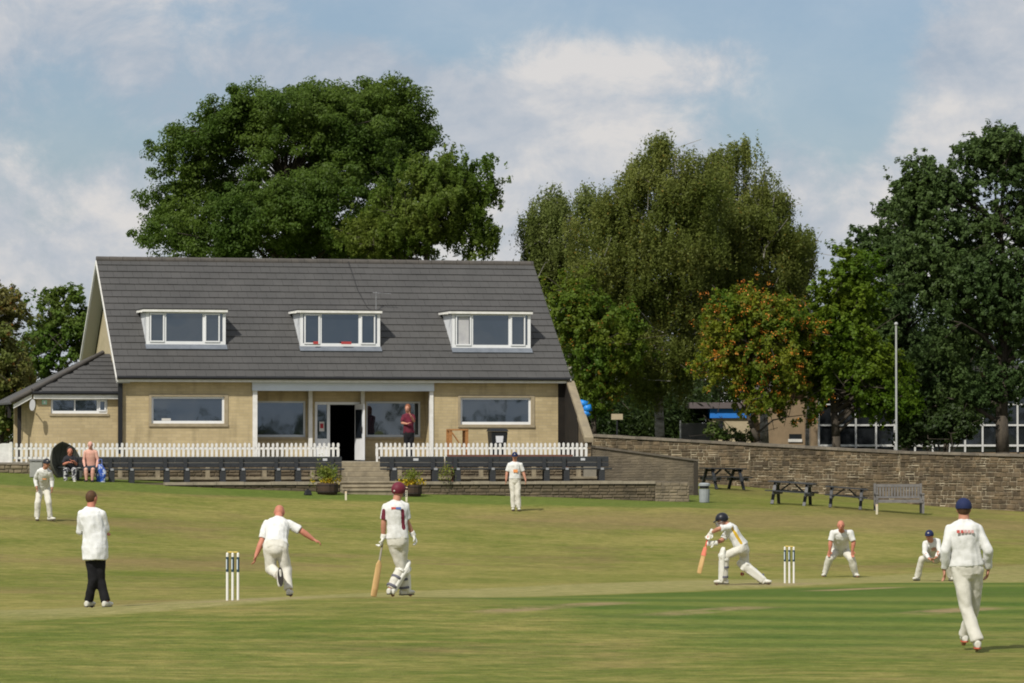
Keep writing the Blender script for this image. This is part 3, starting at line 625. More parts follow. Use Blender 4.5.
# left plane with its verge running on down to the porch
dk.hexa([(hx, .15, aE - .06), (apx, hv, zA - .06), (apx, AD, zA - .06), (hx, AD, aE - .06), (hx, .15, aE), (apx, hv, zA), (apx, AD, zA), (hx, AD, aE)])
dk.hexa([(LX, .4, LZ - .06), (hx, .15, aE - .06), (hx, AD, aE - .06), (LX, AD, LZ - .06), (LX, .4, LZ), (hx, .15, aE), (hx, AD, aE), (LX, AD, LZ)])
dk.hexa([(hx, .13, aE - .08), (AXR, .13, aE - .08), (AXR, hv, zA - .1), (apx, hv, zA - .1), (hx, .13, aE - .02), (AXR, .13, aE - .02), (AXR, hv, zA - .04), (apx, hv, zA - .04)])
dk.build('annex_roof', TILE, roof)
hp = MB(); hp.tube([(LX, .36, LZ + .03), (hx, .1, aE + .05), (apx, hv, zA + .05)], [.075, .075, .075]); hp.build('hip_tiles', TRIDGE, roof)
gu = MB(); gu.cone((hx, .04, aE - .03), (AXR, .04, aE - .03), .05, .05); gu.build('gutter', GUTTER, pav)
gu = MB(); gu.box(hx + .05, AXR - .03, .1, .13, aE - .22, aE - .085); gu.hexa([(LX + .1, .42, LZ - .2), (hx, .17, aE - .2), (hx, .22, aE - .2), (LX + .1, .47, LZ - .2), (LX + .1, .42, LZ - .065), (hx, .17, aE - .065), (hx, .22, aE - .065), (LX + .1, .47, LZ - .065)]); gu.box(hx + .05, AXR - .03, .13, av, aE - .22, aE - .2); gu.build('fascia', WPAINT, pav)
po = MB(); pp = bu(19.5, .9); po.box(pp - .06, pp + .06, .85, .97, 0, LZ - .0); po.box(pp - .3, pp - .2, 1.6, 1.7, LZ - .5, LZ - .05); po.build('porch_post', M('black_timber', (.02, .018, .016)), pav)
po = MB(); po.box(AX3 + .1, AX3 + .5, 3.1, 3.19, .9, AE - .4); po.build('porch_door', M('red_brown_paint', (.12, .035, .02)), pav)
sd = MB(); q = Vector((bu(31.5, av), av - .45, bz(31, 405, av - .3)))
sd.loft([(q + Vector((.0, .0, 0)), Vector((.06, .02, .02)), Vector((0, .02, .1))), (q + Vector((-.03, -.08, 0)), Vector((.1, .03, .03)), Vector((0, .03, .19)))]); sd.cone(q, (q.x + .1, av + .1, q.z - .2), .02, .02); sd.build('satellite_dish', M('dish_grey', (.5, .5, .5)), pav)
sg_ = MB(); sg_.box(bu(42, av), bu(47, av), av - .02, av - .002, bz(45, 404.5, av), bz(45, 400, av)); sgo = sg_.build('sign', M('mint_sign', (.35, .6, .45)), pav)
MB().box(bu(43.6, av), bu(45.4, av), av - .03, av - .021, bz(45, 403.4, av), bz(45, 401, av)).build('white_cross', WPAINT, sgo)

# ------------------------------------------------------------------ terraces, steps
ZL = Zp(482.5, 121.5) ; zL = ZL - ZF     # lower terrace level relative to floor
UL, UR = bu(-40, -3.1), bu(588, -3.1)
tr = empty('terrace', (BO.x, BO.y, ZF), BA, None); tr['kind'] = 'structure'
sx0, sx1 = bu(341, -3.2), bu(384, -3.2)
t_ = MB(); t_.box(UL, sx0, -3.3, 12, -1.6, -.004); t_.box(sx1, fx1 + .0, -3.3, 12, -1.6, -.004); t_.box(sx0, sx1, -3.0, 12, -1.6, -.004); t_.build('terrace_floor', PAVING, tr)
FW = -6.15
lx1 = bu(690, FW)
t_ = MB(); t_.box(bu(135, FW), bu(340, FW), FW + .3, -3.3, -1.9, zL - .02); t_.box(bu(402, FW), lx1 - .1, FW + .3, -3.3, -1.9, zL - .02); t_.box(bu(340, FW), bu(402, FW), FW + .5, -3.3, -1.9, zL - .025)
t_.build('lower_terrace_floor', M('earthy_paving', (.13, .105, .07), (.09, .075, .05), 2, .95), tr)
st = empty('stone_steps', (*bw((sx0 + sx1) / 2, -3.1), ZF), BA, 'pale stone steps leading up to the open pavilion door', 'steps')
mid = (sx0 + sx1) / 2; hw = (sx1 - sx0) / 2; h = -zL / 4
for k in range(4):
    s = MB(); s.box(-hw, hw, -.35 * (k + 1) + .1, .12, -h * (k + 1) - (0 if k < 3 else 0), -h * k - (.002 if k else 0)); s.build('step', STEPS, st, bevel=.012)
st2 = empty('stone_steps', (*bw(bu(371, FW), FW), ZL), BA, 'wide low stone steps from the grass up to the long benches', 'steps')
hw2 = (bu(402, FW) - bu(340, FW)) / 2; gz = G(*bw(bu(371, FW), FW - .6)) - ZL; nst = 3
for k in range(nst):
    s = MB(); s.box(-hw2 + .01, hw2 - .01, .5 - .42 * (k + 1), .55, gz * (k + 1) / nst - .05, gz * k / nst - (.03 if k else -.0)); s.box(-hw2 + .01, hw2 - .01, .47 - .42 * (k + 1), .55, gz * k / nst - .028, gz * k / nst + .03); s.build('step', STEPS, st2, bevel=.01)
# retaining walls
def rwall(label, pa, pb, v, ztop, base_z, seed, thick=.3, cope=True, mats=(TSTONE, TMORT), ch=(.08, .14), cw=(.15, .45), copemat=None):
    a = bw(bu(pa, v), v); b = bw(bu(pb, v), v); return stone_wall('retaining_wall', label, a, b, ztop, ztop, thick, seed, 'low stone terrace walls', mats, ch, cw, cope, base_z, False, 'wall', copemat)
cm = M('pale_coping', (.3, .26, .19), (.2, .175, .13), 3, .9)
rwall('low stone wall left of the wide steps, sunk into the grass', 165, 340, FW, ZL - .07, ZL - 1.0, 21, copemat=cm)
rwall('low stone wall with pale coping right of the flower barrel', 402, 655, FW, ZL - .07, ZL - 1.0, 22, copemat=cm)
rwall('upper stone terrace wall behind the left row of dark benches', 36, 341, -3.32, ZF - .06, ZL - .3, 23, .02, False)
rwall('upper stone terrace wall behind the right row of dark benches', 384, 583, -3.32, ZF - .06, ZL - .3, 24, .02, False)
rwall('short stone wall under the far left end of the picket fence', -40, 40, -3.5, ZF - .06, ZL - .5, 27, .15, False, mats=(M('pale_wall_stone', (.25, .2, .13), (.17, .14, .09), 3, .95, island=.2), TMORT))
for (pa, pb, lb) in ((105, 335, 'pale stone ledge behind the left row of dark benches'), (386, 600, 'pale stone ledge behind the right row of dark benches')):
    r_ = empty('stone_ledge', (*bw(bu(pa, -4.0), -4.0), ZL - .02), BA, lb, 'ledge', 'stone ledges under the terrace'); w_ = bu(pb, -4) - bu(pa, -4)
    q_ = MB(); q_.box(0, w_, -.2, .15, .1, .17); q_.box(0, w_, -.1, .15, 0, .1)
    q_.build('slab', STEPS, r_)
    q_ = MB(); n_p = int(w_ / 1.4)
    for k in range(n_p):
        p_ = MB(); x_ = (k + .35 + .2 * math.sin(k * 5)) * w_ / n_p; p_.box(x_ - .06, x_ + .06, .16, .3, 0, .6); p_.build('pillar', STEPS, r_)
# rendered end wall, sloping down to the right
def end_wall():
    v = -4.6; d0 = 124.6
    a = P(586, 446.5, 127.3); b = P(697, 461.5, 128.6); root = empty('ramp_wall', (a.x, a.y, ZL - 1), math.atan2(b.y - a.y, b.x - a.x), 'grey rendered ramp wall sloping down to the right of the pavilion', 'wall')
    Lg = math.hypot(b.x - a.x, b.y - a.y); za = a.z - root.location.z; zb2 = b.z - root.location.z
    m = MB(); m.hexa([(.0, 0, -.4), (Lg, 0, -.4), (Lg, .4, -.4), (.0, .4, -.4), (.0, 0, za), (Lg, 0, zb2), (Lg, .4, zb2), (.0, .4, za)]); m.build('wall', RENDERW, root)
    m = MB(); masonry(m, 0, Lg - .12, lambda x: -.2, lambda x: za + (zb2 - za) * x / Lg - .01, 0, random.Random(77), (.075, .1), (.2, .34), prot=.006, gap=.007); m.build('masonry', M('weathered_brick', (.19, .155, .105), (.095, .08, .06), .9, .95, island=.14, bump=.006, bscale=20), root)
    m = MB(); m.hexa([(-.05, -.05, za + .002), (Lg + .04, -.05, zb2 + .002), (Lg + .04, .45, zb2 + .002), (-.05, .45, za + .002), (-.05, -.05, za + .07), (Lg + .04, -.05, zb2 + .07), (Lg + .04, .45, zb2 + .07), (-.05, .45, za + .07)]); m.build('coping', COPE, root)
    m = MB(); m.box(Lg - .12, Lg + .03, -.03, .43, -.4, zb2 - .003); m.build('end_post', M('dark_stone', (.05, .042, .032)), root)
end_wall()
pr = bw(bu(655, FW) , FW - .02); r_ = empty('stone_pier', (pr.x, pr.y, ZL - 1), BA, 'square weathered stone pier at the right end of the low wall', 'pier')
m = MB(); wpr = bu(689, FW) - bu(655, FW); m.box(0, wpr, 0, .5, 0, 1.0 - .02); m.build('core', RENDERW, r_); m2 = MB(); masonry(m2, 0, wpr, lambda x: .2, lambda x: .97, 0, random.Random(31), (.1, .2), (.2, .4), .02); m2.build('masonry', M('pier_stone', (.26, .21, .14), (.13, .11, .08), 2.5, .95, island=.25), r_)

# ------------------------------------------------------------------ picket fences
def picket_mesh():
    poly = [(-.035, 0), (.035, 0), (.035, .16), (.05, .2), (.05, .42), (.028, .46), (.045, .5), (.05, .55), (.04, .595), (0, .615), (-.04, .595), (-.05, .55), (-.045, .5), (-.028, .46), (-.05, .42), (-.05, .2), (-.035, .16)]
    return MB().prism([(x * .82, z) for x, z in poly], 1, -.012, .012)
PK = picket_mesh().mesh('picket'); PK.materials.append(WPAINT)
def fence(pa, pb, label, v=-3.18, posts=()):
    x0, x1 = bu(pa, v), bu(pb, v); o = bw(x0, v); root = empty('picket_fence', (o.x, o.y, ZF), BA, label, 'fence', 'white picket fences along the terrace'); w = x1 - x0
    rl = MB(); rl.box(0, w, .014, .05, .1, .17); rl.build('rail', WPAINT, root); rl = MB(); rl.box(0, w, .014, .05, .4, .47); rl.build('rail', WPAINT, root)
    n = int(round(w / .153))
    rnd = random.Random(int(pa))
    for i in range(n + 1):
        p = bpy.data.objects.new('picket', PK); COL.objects.link(p); link_child(p, root); p.location = (w * i / n, 0, rnd.uniform(-.01, .008)); p.rotation_euler = (0, rnd.uniform(-.015, .015), 0)
    return root
fence(12, 338, 'white picket fence left of the pavilion door')
fence(377, 586, 'white picket fence right of the door, behind the wheelie bin')
o = bw(bu(-6, -3.2), -3.2); r_ = empty('ramp_panel', (o.x, o.y, ZF), BA, 'solid white sloping board panel at the far left of the fence', 'panel')
m = MB(); w_ = bu(10.5, -3.2) - bu(-6, -3.2); m.prism([(-.6, -.3), (w_, -.02), (w_, .6), (w_ - .25, .6), (-.6, .38)], 1, -.02, .02); m.build('board', WPAINT, r_)
m = MB(); m.box(w_ - .02, w_ + .06, -.04, .04, -.05, .64); m.build('post', WPAINT, r_)

# ------------------------------------------------------------------ long dark benches
def bench_proto(Lb=1.78):
    r = empty('park_bench')
    H = Lb / 2
    m = MB(); m.box(-H, H, .16, .21, .50, .64); m.box(-H, H, .165, .215, .65, .83); m.build('backrest', DARKW, r, bevel=.008)
    m = MB(); m.box(-H, H, -.28, -.13, .41, .46); m.box(-H, H, -.12, .03, .41, .46); m.box(-H, H, .04, .15, .41, .455); m.build('seat', DARKW, r, bevel=.006)
    for sx in (-1, 1):
        m = MB(); x = sx * (H - .32); m.box(x - .09, x + .09, -.26, -.17, 0, .40); m.box(x - .06, x + .06, .1, .159, 0, .8); m.box(x - .05, x + .05, -.17, .1, .33, .4); m.build('leg', DARKW, r, bevel=.006)
        m = MB(); m.box(sx * (H - .32) - .05, sx * (H - .32) + .05, -.282, -.262, .40, .47); m.build('bracket', M('pale_metal', (.3, .31, .33)), r)
    return r
PB = bench_proto(); first = True
PLQ = MB().box(-.07, .07, -.006, .0, 0, .075).mesh('plaque'); PLQ.materials.append(M('steel_plaque', (.55, .56, .58), rough=.4))
labs = ['dark bench at the left end of the row, with two spectators on it', 'dark bench second from the left end of the long row', 'dark bench at the middle of the left row under the picket fence',
        'dark bench just left of the plaqued one beside the steps', 'dark bench with a small pale plaque left of the barrel by the steps',
        'dark bench with a small pale plaque just right of the steps', 'dark bench behind and left of the capped fielder in front of the terrace', 'dark bench directly right of the fielder standing before the terrace', 'dark bench at the right end of the row with a plaque on its top']
spans = [(66, 121), (121, 176), (176, 232), (232, 287), (287, 343), (381, 445.5), (446.5, 501), (501, 555), (555, 610)]
for i, (a, b) in enumerate(spans):
    o = PB if first else copy_tree(PB); first = False
    v = -5.35; ua, ub = bu(a, v), bu(b, v); p = bw((ua + ub) / 2, v); o.location = (p.x, p.y, ZL + (.0 if a > 130 else .0) - .02); o.rotation_euler = (0, 0, BA); o.scale = ((ub - ua - .006) / 1.78, 1, 1)
    tag(o, labs[i], 'bench', 'dark benches along the lower terrace')
    if i in (4, 5, 8):
        q = bpy.data.objects.new('plaque', PLQ); COL.objects.link(q); link_child(q, o); q.location = (.35 if i == 4 else (.1 if i == 5 else .05), .158, .70)
# reddish timber board laid behind the right-hand benches
r_ = empty('timber_board', (*bw(bu(447, -4.9), -4.9), ZL - .02), BA, 'long reddish brown board standing behind the right row of benches', 'board')
m = MB(); Lb_ = bu(573, -4.9) - bu(447, -4.9); m.box(0, Lb_, 0, .04, .7, .885); [m.box(q * Lb_ - .04, q * Lb_ + .04, .041, .08, 0, .8) for q in (.05, .5, .95)]; m.build('plank', M('red_brown_timber', (.2, .08, .05), (.14, .06, .04), 3, .7, st=(1, 1, 4)), r_)

# ------------------------------------------------------------------ terrace clutter
o = bw(bu(497.5, -2.2), -2.2); r_ = empty('wheelie_bin', (o.x, o.y, ZF), BA, 'black wheelie bin with a white sticker behind the picket fence', 'bin')
m = MB(); m.hexa([(-.22, -.24, .06), (.22, -.24, .06), (.22, .22, .06), (-.22, .22, .06), (-.28, -.3, .98), (.28, -.3, .98), (.28, .3, .98), (-.28, .3, .98)]); m.build('body', BLACK, r_, bevel=.02)
m = MB(); m.hexa([(-.31, -.34, .985), (.31, -.34, .985), (.31, .33, .985), (-.31, .33, .985), (-.25, -.26, 1.08), (.25, -.26, 1.08), (.25, .3, 1.1), (-.25, .3, 1.1)]); m.build('lid', BLACK, r_, bevel=.01)
m = MB(); m.hexa([(-.11, -.287, .62), (.11, -.287, .62), (.11, -.28, .62), (-.11, -.28, .62), (-.13, -.303, .84), (.13, -.303, .84), (.13, -.29, .84), (-.13, -.29, .84)]); m.build('sticker', M('white_sticker', (.7, .7, .72)), r_)
for sx in (-1, 1): m = MB(); m.cone((sx * .25, .24, .1), (sx * .2, .24, .1), .1, .1); m.build('wheel', BLACK, r_)
o = bw(bu(458, -1.6), -1.6); r_ = empty('wooden_trestle', (o.x, o.y, ZF), BA, 'orange wooden trestle against the brick wall behind the fence', 'trestle')
m = MB(); m.box(-.34, .3, -.25, .25, 1.02, 1.07); m.build('top', WOOD, r_)
for (a, b) in (((-.3, -.2, 0), (-.3, -.2, 1.02)), ((.25, -.2, 0), (.25, -.2, 1.02)), ((-.3, .2, 0), (-.3, .2, 1.02)), ((.25, .2, 0), (.25, .2, 1.02))): m = MB(); m.beam(a, b, .1, .06); m.build('leg', WOOD, r_)
m = MB(); m.beam((-.25, -.23, .95), (.2, -.23, .3), .09, .03); m.build('brace', WOOD, r_)

def leaves_np(cent, n, spread, L, Wd, rng, up=.3, droop=0):
    """n leaves around each centre -> verts, quads"""
    m = len(cent); N_ = m * n
    c = np.repeat(cent, n, 0) + rng.normal(0, 1, (N_, 3)) * spread
    nr = rng.normal(0, 1, (N_, 3)); nr[:, 2] += up; nr /= np.linalg.norm(nr, axis=1)[:, None]
    a = rng.normal(0, 1, (N_, 3)); a[:, 2] -= droop; a -= (a * nr).sum(1)[:, None] * nr; a /= np.linalg.norm(a, axis=1)[:, None] + 1e-9
    b = np.cross(nr, a); s = rng.uniform(.6, 1.35, (N_, 1)); a = a * L * s / 2; b = b * Wd * s / 2
    v = np.stack([c - a, c + b * 1.0 + a * .1, c + a, c - b * 1.0 + a * .1], 1).reshape(-1, 3)
    return v, np.arange(N_ * 4).reshape(-1, 4)
FLW = leaf_mat('yellow_flowers', (.45, .3, .01), (.36, .3, .02), 3, .1); PLG = leaf_mat('lime_foliage', (.22, .24, .03), (.14, .19, .03), 3, .25)
def barrel(px, py, d, label, hgt=.8, seed=1, k=1.0):
    p = P(px, py, d); z = G(p.x, p.y); r = empty('barrel_planter', (p.x, p.y, z), 0, label, 'planter', 'barrel planters beside the steps')
    m = MB(); V = Vector; zs = [(0, .27), (.12, .31), (.24, .32), (.36, .29)]
    m.loft([(V((0, 0, h)), V((q * k, 0, 0)), V((0, q * k, 0))) for h, q in zs]); m.build('tub', M('barrel_wood', (.07, .045, .03), (.045, .03, .022), 4, .8, st=(1, 1, .3)), r)
    for h in (.07, .27): m = MB(); m.loft([(V((0, 0, h)), V((.325 * k, 0, 0)), V((0, .325 * k, 0))), (V((0, 0, h + .04)), V((.33 * k, 0, 0)), V((0, .33 * k, 0)))]); m.build('hoop', M('rusty_iron', (.04, .03, .025)), r)
    rng = np.random.default_rng(seed); cc = rng.normal(0, 1, (40, 3)) * [.17, .15, .03] + [0, 0, .42]
    v, q = leaves_np(cc, 12, .05, .06, .05, rng); np_mesh('flowers', v, q, [FLW], r)
    cc = rng.normal(0, 1, (90 if hgt > .5 else 34, 3)) * [.15 * k, .13, hgt * .2] + [0, 0, .4 + hgt * .42]; v, q = leaves_np(cc, 14, .06, .07, .03, rng, 0); np_mesh('foliage', v, q, [PLG], r)
barrel(327.5, 493.2, 120.4, 'barrel planter with tall lime green plant and yellow flowers left of the steps', .62, 1, 1.1)
barrel(412, 494.8, 121.2, 'barrel planter with thin sparse plant and yellow flowers right of the steps', .45, 2)
rng = np.random.default_rng(5)
p = P(448, 482, 122.4); r_ = empty('shrub', (p.x, p.y, ZL - .02), 0, 'small straggly green shrub between two dark benches on the terrace', 'shrub'); v, q = leaves_np(rng.normal(0, 1, (26, 3)) * [.13, .1, .15] + [0, 0, .35], 9, .07, .07, .03, rng, 0); np_mesh('foliage', v, q, [PLG], r_); MB().cone((0, 0, 0), (0, 0, .5), .015, .008).build('stem', BARK, r_)
p = P(308, 494, 119.6); r_ = empty('equipment_box', (p.x, p.y, G(p.x, p.y)), .3, 'small black box on the grass in front of the low wall', 'box'); MB().hexa([(-.12, -.1, 0), (.12, -.1, 0), (.12, .1, 0), (-.12, .1, 0), (-.08, -.07, .16), (.08, -.07, .16), (.08, .07, .16), (-.08, .07, .16)]).build('body', BLACK, r_, bevel=.02); MB().box(-.03, .03, -.02, .02, .16, .2).build('handle', BLACK, r_)

def peg(px, py, d, h, label):
    p = P(px, py, d); r = empty('boundary_peg', (p.x, p.y, G(p.x, p.y)), 0, label, 'peg', 'white boundary marker pegs'); m = MB(); m.box(-.03, .03, -.02, .02, -.05, h * .8); m.build('stake', M('cream_paint', (.6, .55, .42)), r); m = MB(); m.box(-.03, .03, -.02, .02, h * .8, h); m.build('tip', M('cream_tip', (.65, .5, .35)), r)
peg(346, 499, 118, .27, 'short pale peg in the grass in front of the wide steps')
peg(876.5, 517.5, 120.5, .32, 'short pale peg in the grass at the left foot of the slatted bench')
peg(406.5, 500, 118.5, .45, 'short white peg in the grass behind the maroon helmet')

# litter bin
p = P(704.2, 504, 124); r_ = empty('litter_bin', (p.x, p.y, G(p.x, p.y)), 0, 'grey round litter bin beside the end of the stone terrace wall', 'bin'); V = Vector
m = MB(); m.loft([(V((0, 0, h)), V((q, 0, 0)), V((0, q, 0))) for h, q in ((0, .15), (.02, .16), (.44, .18), (.441, .16))]); m.build('body', M('grey_plastic', (.3, .32, .33), (.24, .26, .27), 4, .6), r_, smooth=False)
m = MB(); m.loft([(V((0, 0, h)), V((q, 0, 0)), V((0, q, 0))) for h, q in ((.455, .15), (.54, .15))]); m.build('opening', BLACK, r_)
m = MB(); m.loft([(V((0, 0, h)), V((q, 0, 0)), V((0, q, 0))) for h, q in ((.54, .19), (.6, .19), (.64, .12))]); m.build('lid', M('grey_plastic', (.3, .32, .33)), r_)

# picnic tables
def picnic_proto(Lt=1.5):
    r = empty('picnic_table'); H = Lt / 2
    m = MB()
    for k in range(5): m.box(-H, H, -.36 + .146 * k, -.36 + .146 * k + .136, .71, .75)
    m.build('tabletop', DARKW, r)
    for s in (-1, 1):
        m = MB()
        for k in range(2): m.box(-H, H, s * .68 - .13 + .135 * k, s * .68 - .13 + .135 * k + .125, .42, .455)
        m.build('seat', DARKW, r)
    for sx in (-1, 1):
        x = sx * (H - .22)
        for s in (-1, 1): m = MB(); m.beam((x, s * .58, 0), (x, s * .2, .70), .05, .1, up=(1, 0, 0)); m.build('leg', DARKW, r)
        m = MB(); m.box(x + .03, x + .075, -.78, .78, .32, .415); m.box(x + .03, x + .075, -.33, .33, .62, .7); m.build('crossbar', DARKW, r)
        m = MB(); m.beam((x - sx * .03, 0, .35), (sx * .08, 0, .69), .05, .08, up=(0, 1, 0)); m.build('brace', DARKW, r)
    return r
pt = picnic_proto(); GT = 'dark picnic tables on the grass by the stone wall'
for i, (px, py, d, rz, lab, sc_) in enumerate(((722.5, 489, 134, 24, 'black picnic table farthest back against the stone wall, behind the litter bin', 1.0), (791, 505.5, 123.5, -15, 'black picnic table standing skewed, between the far table and the smaller one', .98), (845, 508.5, 123, -6, 'small black picnic table next to the grey slatted bench', .9))):
    o = pt if i == 0 else copy_tree(pt); p = P(px, py, d); o.location = (p.x, p.y, G(p.x, p.y) - .01); tl_ = math.atan2(G(p.x + .7, p.y) - G(p.x - .7, p.y), 1.4); o.rotation_euler = (0, -tl_ * (1 if i else .3) + (.03 if i == 1 else 0), R(rz)); o.scale = (sc_,) * 3; tag(o, lab, 'picnic table', GT)
# slatted bench
p = P(898.5, 513.5, 123); r_ = empty('slatted_bench', (p.x, p.y, G(p.x, p.y) - .01), R(3), 'weathered grey slatted wooden bench in front of the stone wall', 'bench')
GB = M('bench_grey', (.2, .19, .18), (.14, .135, .13), 6, .85)
m = MB(); m.box(-.72, .72, .2, .25, .84, .93); m.box(-.72, .72, .2, .25, .48, .54)
for k in range(15): x = -.66 + k * .0943; m.box(x - .027, x + .027, .21, .24, .54, .84)
m.build('backrest', GB, r_)
m = MB()
for k in range(5): m.box(-.74, .74, -.3 + k * .1, -.3 + k * .1 + .085, .4, .43)
m.box(-.74, .74, -.32, -.29, .34, .4); m.build('seat', GB, r_)
for sx in (-1, 1):
    m = MB(); m.box(sx * .74 - .035, sx * .74 + .035, .18, .25, 0, .95); m.build('leg', GB, r_); m = MB(); m.box(sx * .74 - .035, sx * .74 + .035, -.3, -.23, 0, .6); m.build('leg', GB, r_); m = MB(); m.box(sx * .74 - .04, sx * .74 + .04, -.33, .18, .6, .64); m.build('armrest', GB, r_)
# flagpole
p = P(896.3, 452, 141); r_ = empty('flagpole', (p.x, p.y, .7), 0, 'tall thin grey flagpole behind the stone wall', 'flagpole'); zt = Zp(325, 141) - .7
m = MB(); m.cone((0, 0, 0), (0, 0, zt), .045, .034); m.build('pole', M('galvanised', (.42, .43, .42), (.34, .35, .34), 2, .5), r_); m = MB(); m.ball((0, 0, zt + .04), .07); m.build('finial', M('galvanised', (.42, .43, .42)), r_)
m = MB(); m.box(-.03, .03, -.09, -.05, .9, 1.05); m.build('cleat', BLACK, r_)

# ------------------------------------------------------------------ wickets and ball
SW = M('stump_white', (.75, .74, .7), rough=.5); SB = M('stump_band', (.02, .05, .08), rough=.5)
wk = empty('wicket')
for k in (-1, 0, 1):
    m = MB(); m.cone((0, 0, -.05), (0, 0, .69), .019, .019); m.ball((0, 0, .69), (.019, .019, .02)); s = m.build('stump', SW, wk); s.location = (k * .095, 0, 0)
    m = MB(); m.cone((0, 0, .42), (0, 0, .645), .0205, .0205); b_ = m.build('band', SB, s); m = MB(); m.box(-.009, .009, -.0225, -.018, .46, .61); m.build('lettering_panel', M('pale_teal', (.5, .56, .6)), s)
for k in (-1, 1): m = MB(); m.cone((k * .0475 - .045, 0, .715), (k * .0475 + .045, 0, .715), .008, .008, mid=(.5, .012)); m.build('bail', M('bail_yellow', (.6, .45, .12)), wk)
pang = math.atan2(B0.y - A0.y, B0.x - A0.x) - math.pi / 2
wk2 = copy_tree(wk)
for o, q, lb in ((wk, A0, 'wicket of three white stumps and bails beside the running bowler'), (wk2, B0, 'wicket of three white stumps behind the batsman playing forward')):
    o.location = (q.x, q.y, G(q.x, q.y)); o.rotation_euler = (0, 0, pang); tag(o, lb, 'wicket', 'cricket wickets')
p = P(742, 574, 74.2); bl = MB().ball((0, 0, 0), .037, 20, 14).build('cricket_ball', M('red_leather', (.35, .03, .015), rough=.35)); bl.location = p; tag(bl, 'red cricket ball in the air beside the batsman\'s back leg', 'ball')
MB().cone((-.006, 0, 0), (.006, 0, 0), .0385, .0385).build('seam', M('seam_thread', (.5, .4, .3)), bl)

# ------------------------------------------------------------------ people
SKIN = M('skin', (.50, .25, .165), (.42, .19, .125), 6, .6); SKINR = M('ruddy_skin', (.52, .21, .14), (.44, .17, .11), 6, .6)
HAIRB = M('brown_hair', (.10, .05, .022), (.06, .03, .015), 20, .7); HAIRD = M('dark_hair', (.03, .02, .013), rough=.7); HAIRR = M('auburn_hair', (.2, .07, .03), rough=.7)
def cloth(name, c1, c2): return M(name, c1, c2, 5, .9, bump=.006, bscale=18, spec=.1)
WHITE = cloth('cricket_white', (.70, .70, .68), (.62, .62, .60)); CREAM = cloth('cream_flannel', (.66, .64, .57), (.57, .55, .48)); COAT = cloth('coat_white', (.74, .75, .75), (.66, .67, .67))
BLK = cloth('black_cloth', (.012, .012, .014), (.02, .02, .022)); NAVY = M('navy_cloth', (.012, .02, .07), rough=.8); MAROON = M('maroon_cloth', (.13, .015, .03), rough=.6)
SHOE = M('shoe_white', (.66, .65, .6), (.5, .48, .4), 12, .6); SOLE = M('shoe_sole', (.04, .035, .03), rough=.8); REDS = M('red_sole', (.5, .1, .05)); EYE = M('eye_dark', (.02, .015, .012), rough=.3); LIP = M('lip', (.3, .09, .07))
PADW = M('pad_white', (.72, .71, .66), (.64, .63, .57), 8, .6); YEL = M('yellow_stripe', (.6, .38, .03)); ORG = M('orange_print', (.75, .3, .1)); BLUP = M('blue_print', (.1, .15, .4)); REDP = M('red_print', (.55, .1, .08))
WILLOW = M('willow', (.56, .36, .16), (.48, .3, .12), 4, .5, st=(6, 6, 1)); GRIP = M('bat_grip', (.3, .27, .22)); CORAL = M('coral_grip', (.65, .13, .08)); PATT = M('patterned_cloth', (.5, .5, .5), (.02, .02, .03), 14, .9, lo=.47, hi=.53, detail=2)
def remesh(mb, name, mats, parent, vox, sm=3, fold=0, fs=7, paint=None, seed=0):
    me = mb.mesh('tmp'); o = bpy.data.objects.new('tmp', me); COL.objects.link(o)
    r = o.modifiers.new('r', 'REMESH'); r.mode = 'VOXEL'; r.voxel_size = vox
    q = o.modifiers.new('s', 'SMOOTH'); q.factor = .5; q.iterations = sm
    dg = bpy.context.evaluated_depsgraph_get(); m2 = bpy.data.meshes.new_from_object(o.evaluated_get(dg)); bpy.data.objects.remove(o)
    if fold:
        n = len(m2.vertices); co = np.empty(n * 3, np.float32); no = np.empty(n * 3, np.float32); m2.vertices.foreach_get('co', co); m2.vertex_normals.foreach_get('vector', no)
        co = co.reshape(-1, 3); no = no.reshape(-1, 3); off = Vector((seed * 3.7, seed * 1.3, 0))
        d = np.array([mnoise.noise(Vector((c[0] * fs, c[1] * fs, c[2] * fs * .55)) + off) + .5 * mnoise.noise(Vector((c[0] * fs * 2.6 + c[2] * 5, c[1] * fs * 2.6, c[2] * fs * 1.6)) + off) for c in co], np.float32)
        co += no * (d * fold)[:, None]; m2.vertices.foreach_set('co', co.ravel())
    for m in mats: m2.materials.append(m)
    np_ = len(m2.polygons); idx = np.zeros(np_, np.int32)
    if paint:
        c = np.empty(np_ * 3, np.float32); m2.polygons.foreach_get('center', c); c = c.reshape(-1, 3)
        for k, fn in enumerate(paint): idx[fn(c)] = k + 1
    m2.polygons.foreach_set('material_index', idx); m2.polygons.foreach_set('use_smooth', [True] * np_); m2.name = name; m2.update()
    ob = bpy.data.objects.new(name, m2); COL.objects.link(ob); link_child(ob, parent); return ob
def seg_dist(c, a, b):
    a = np.array(a); b = np.array(b); ab = b - a; t = np.clip(((c - a) @ ab) / (ab @ ab), 0, 1); return np.linalg.norm(c - (a + t[:, None] * ab), axis=1)
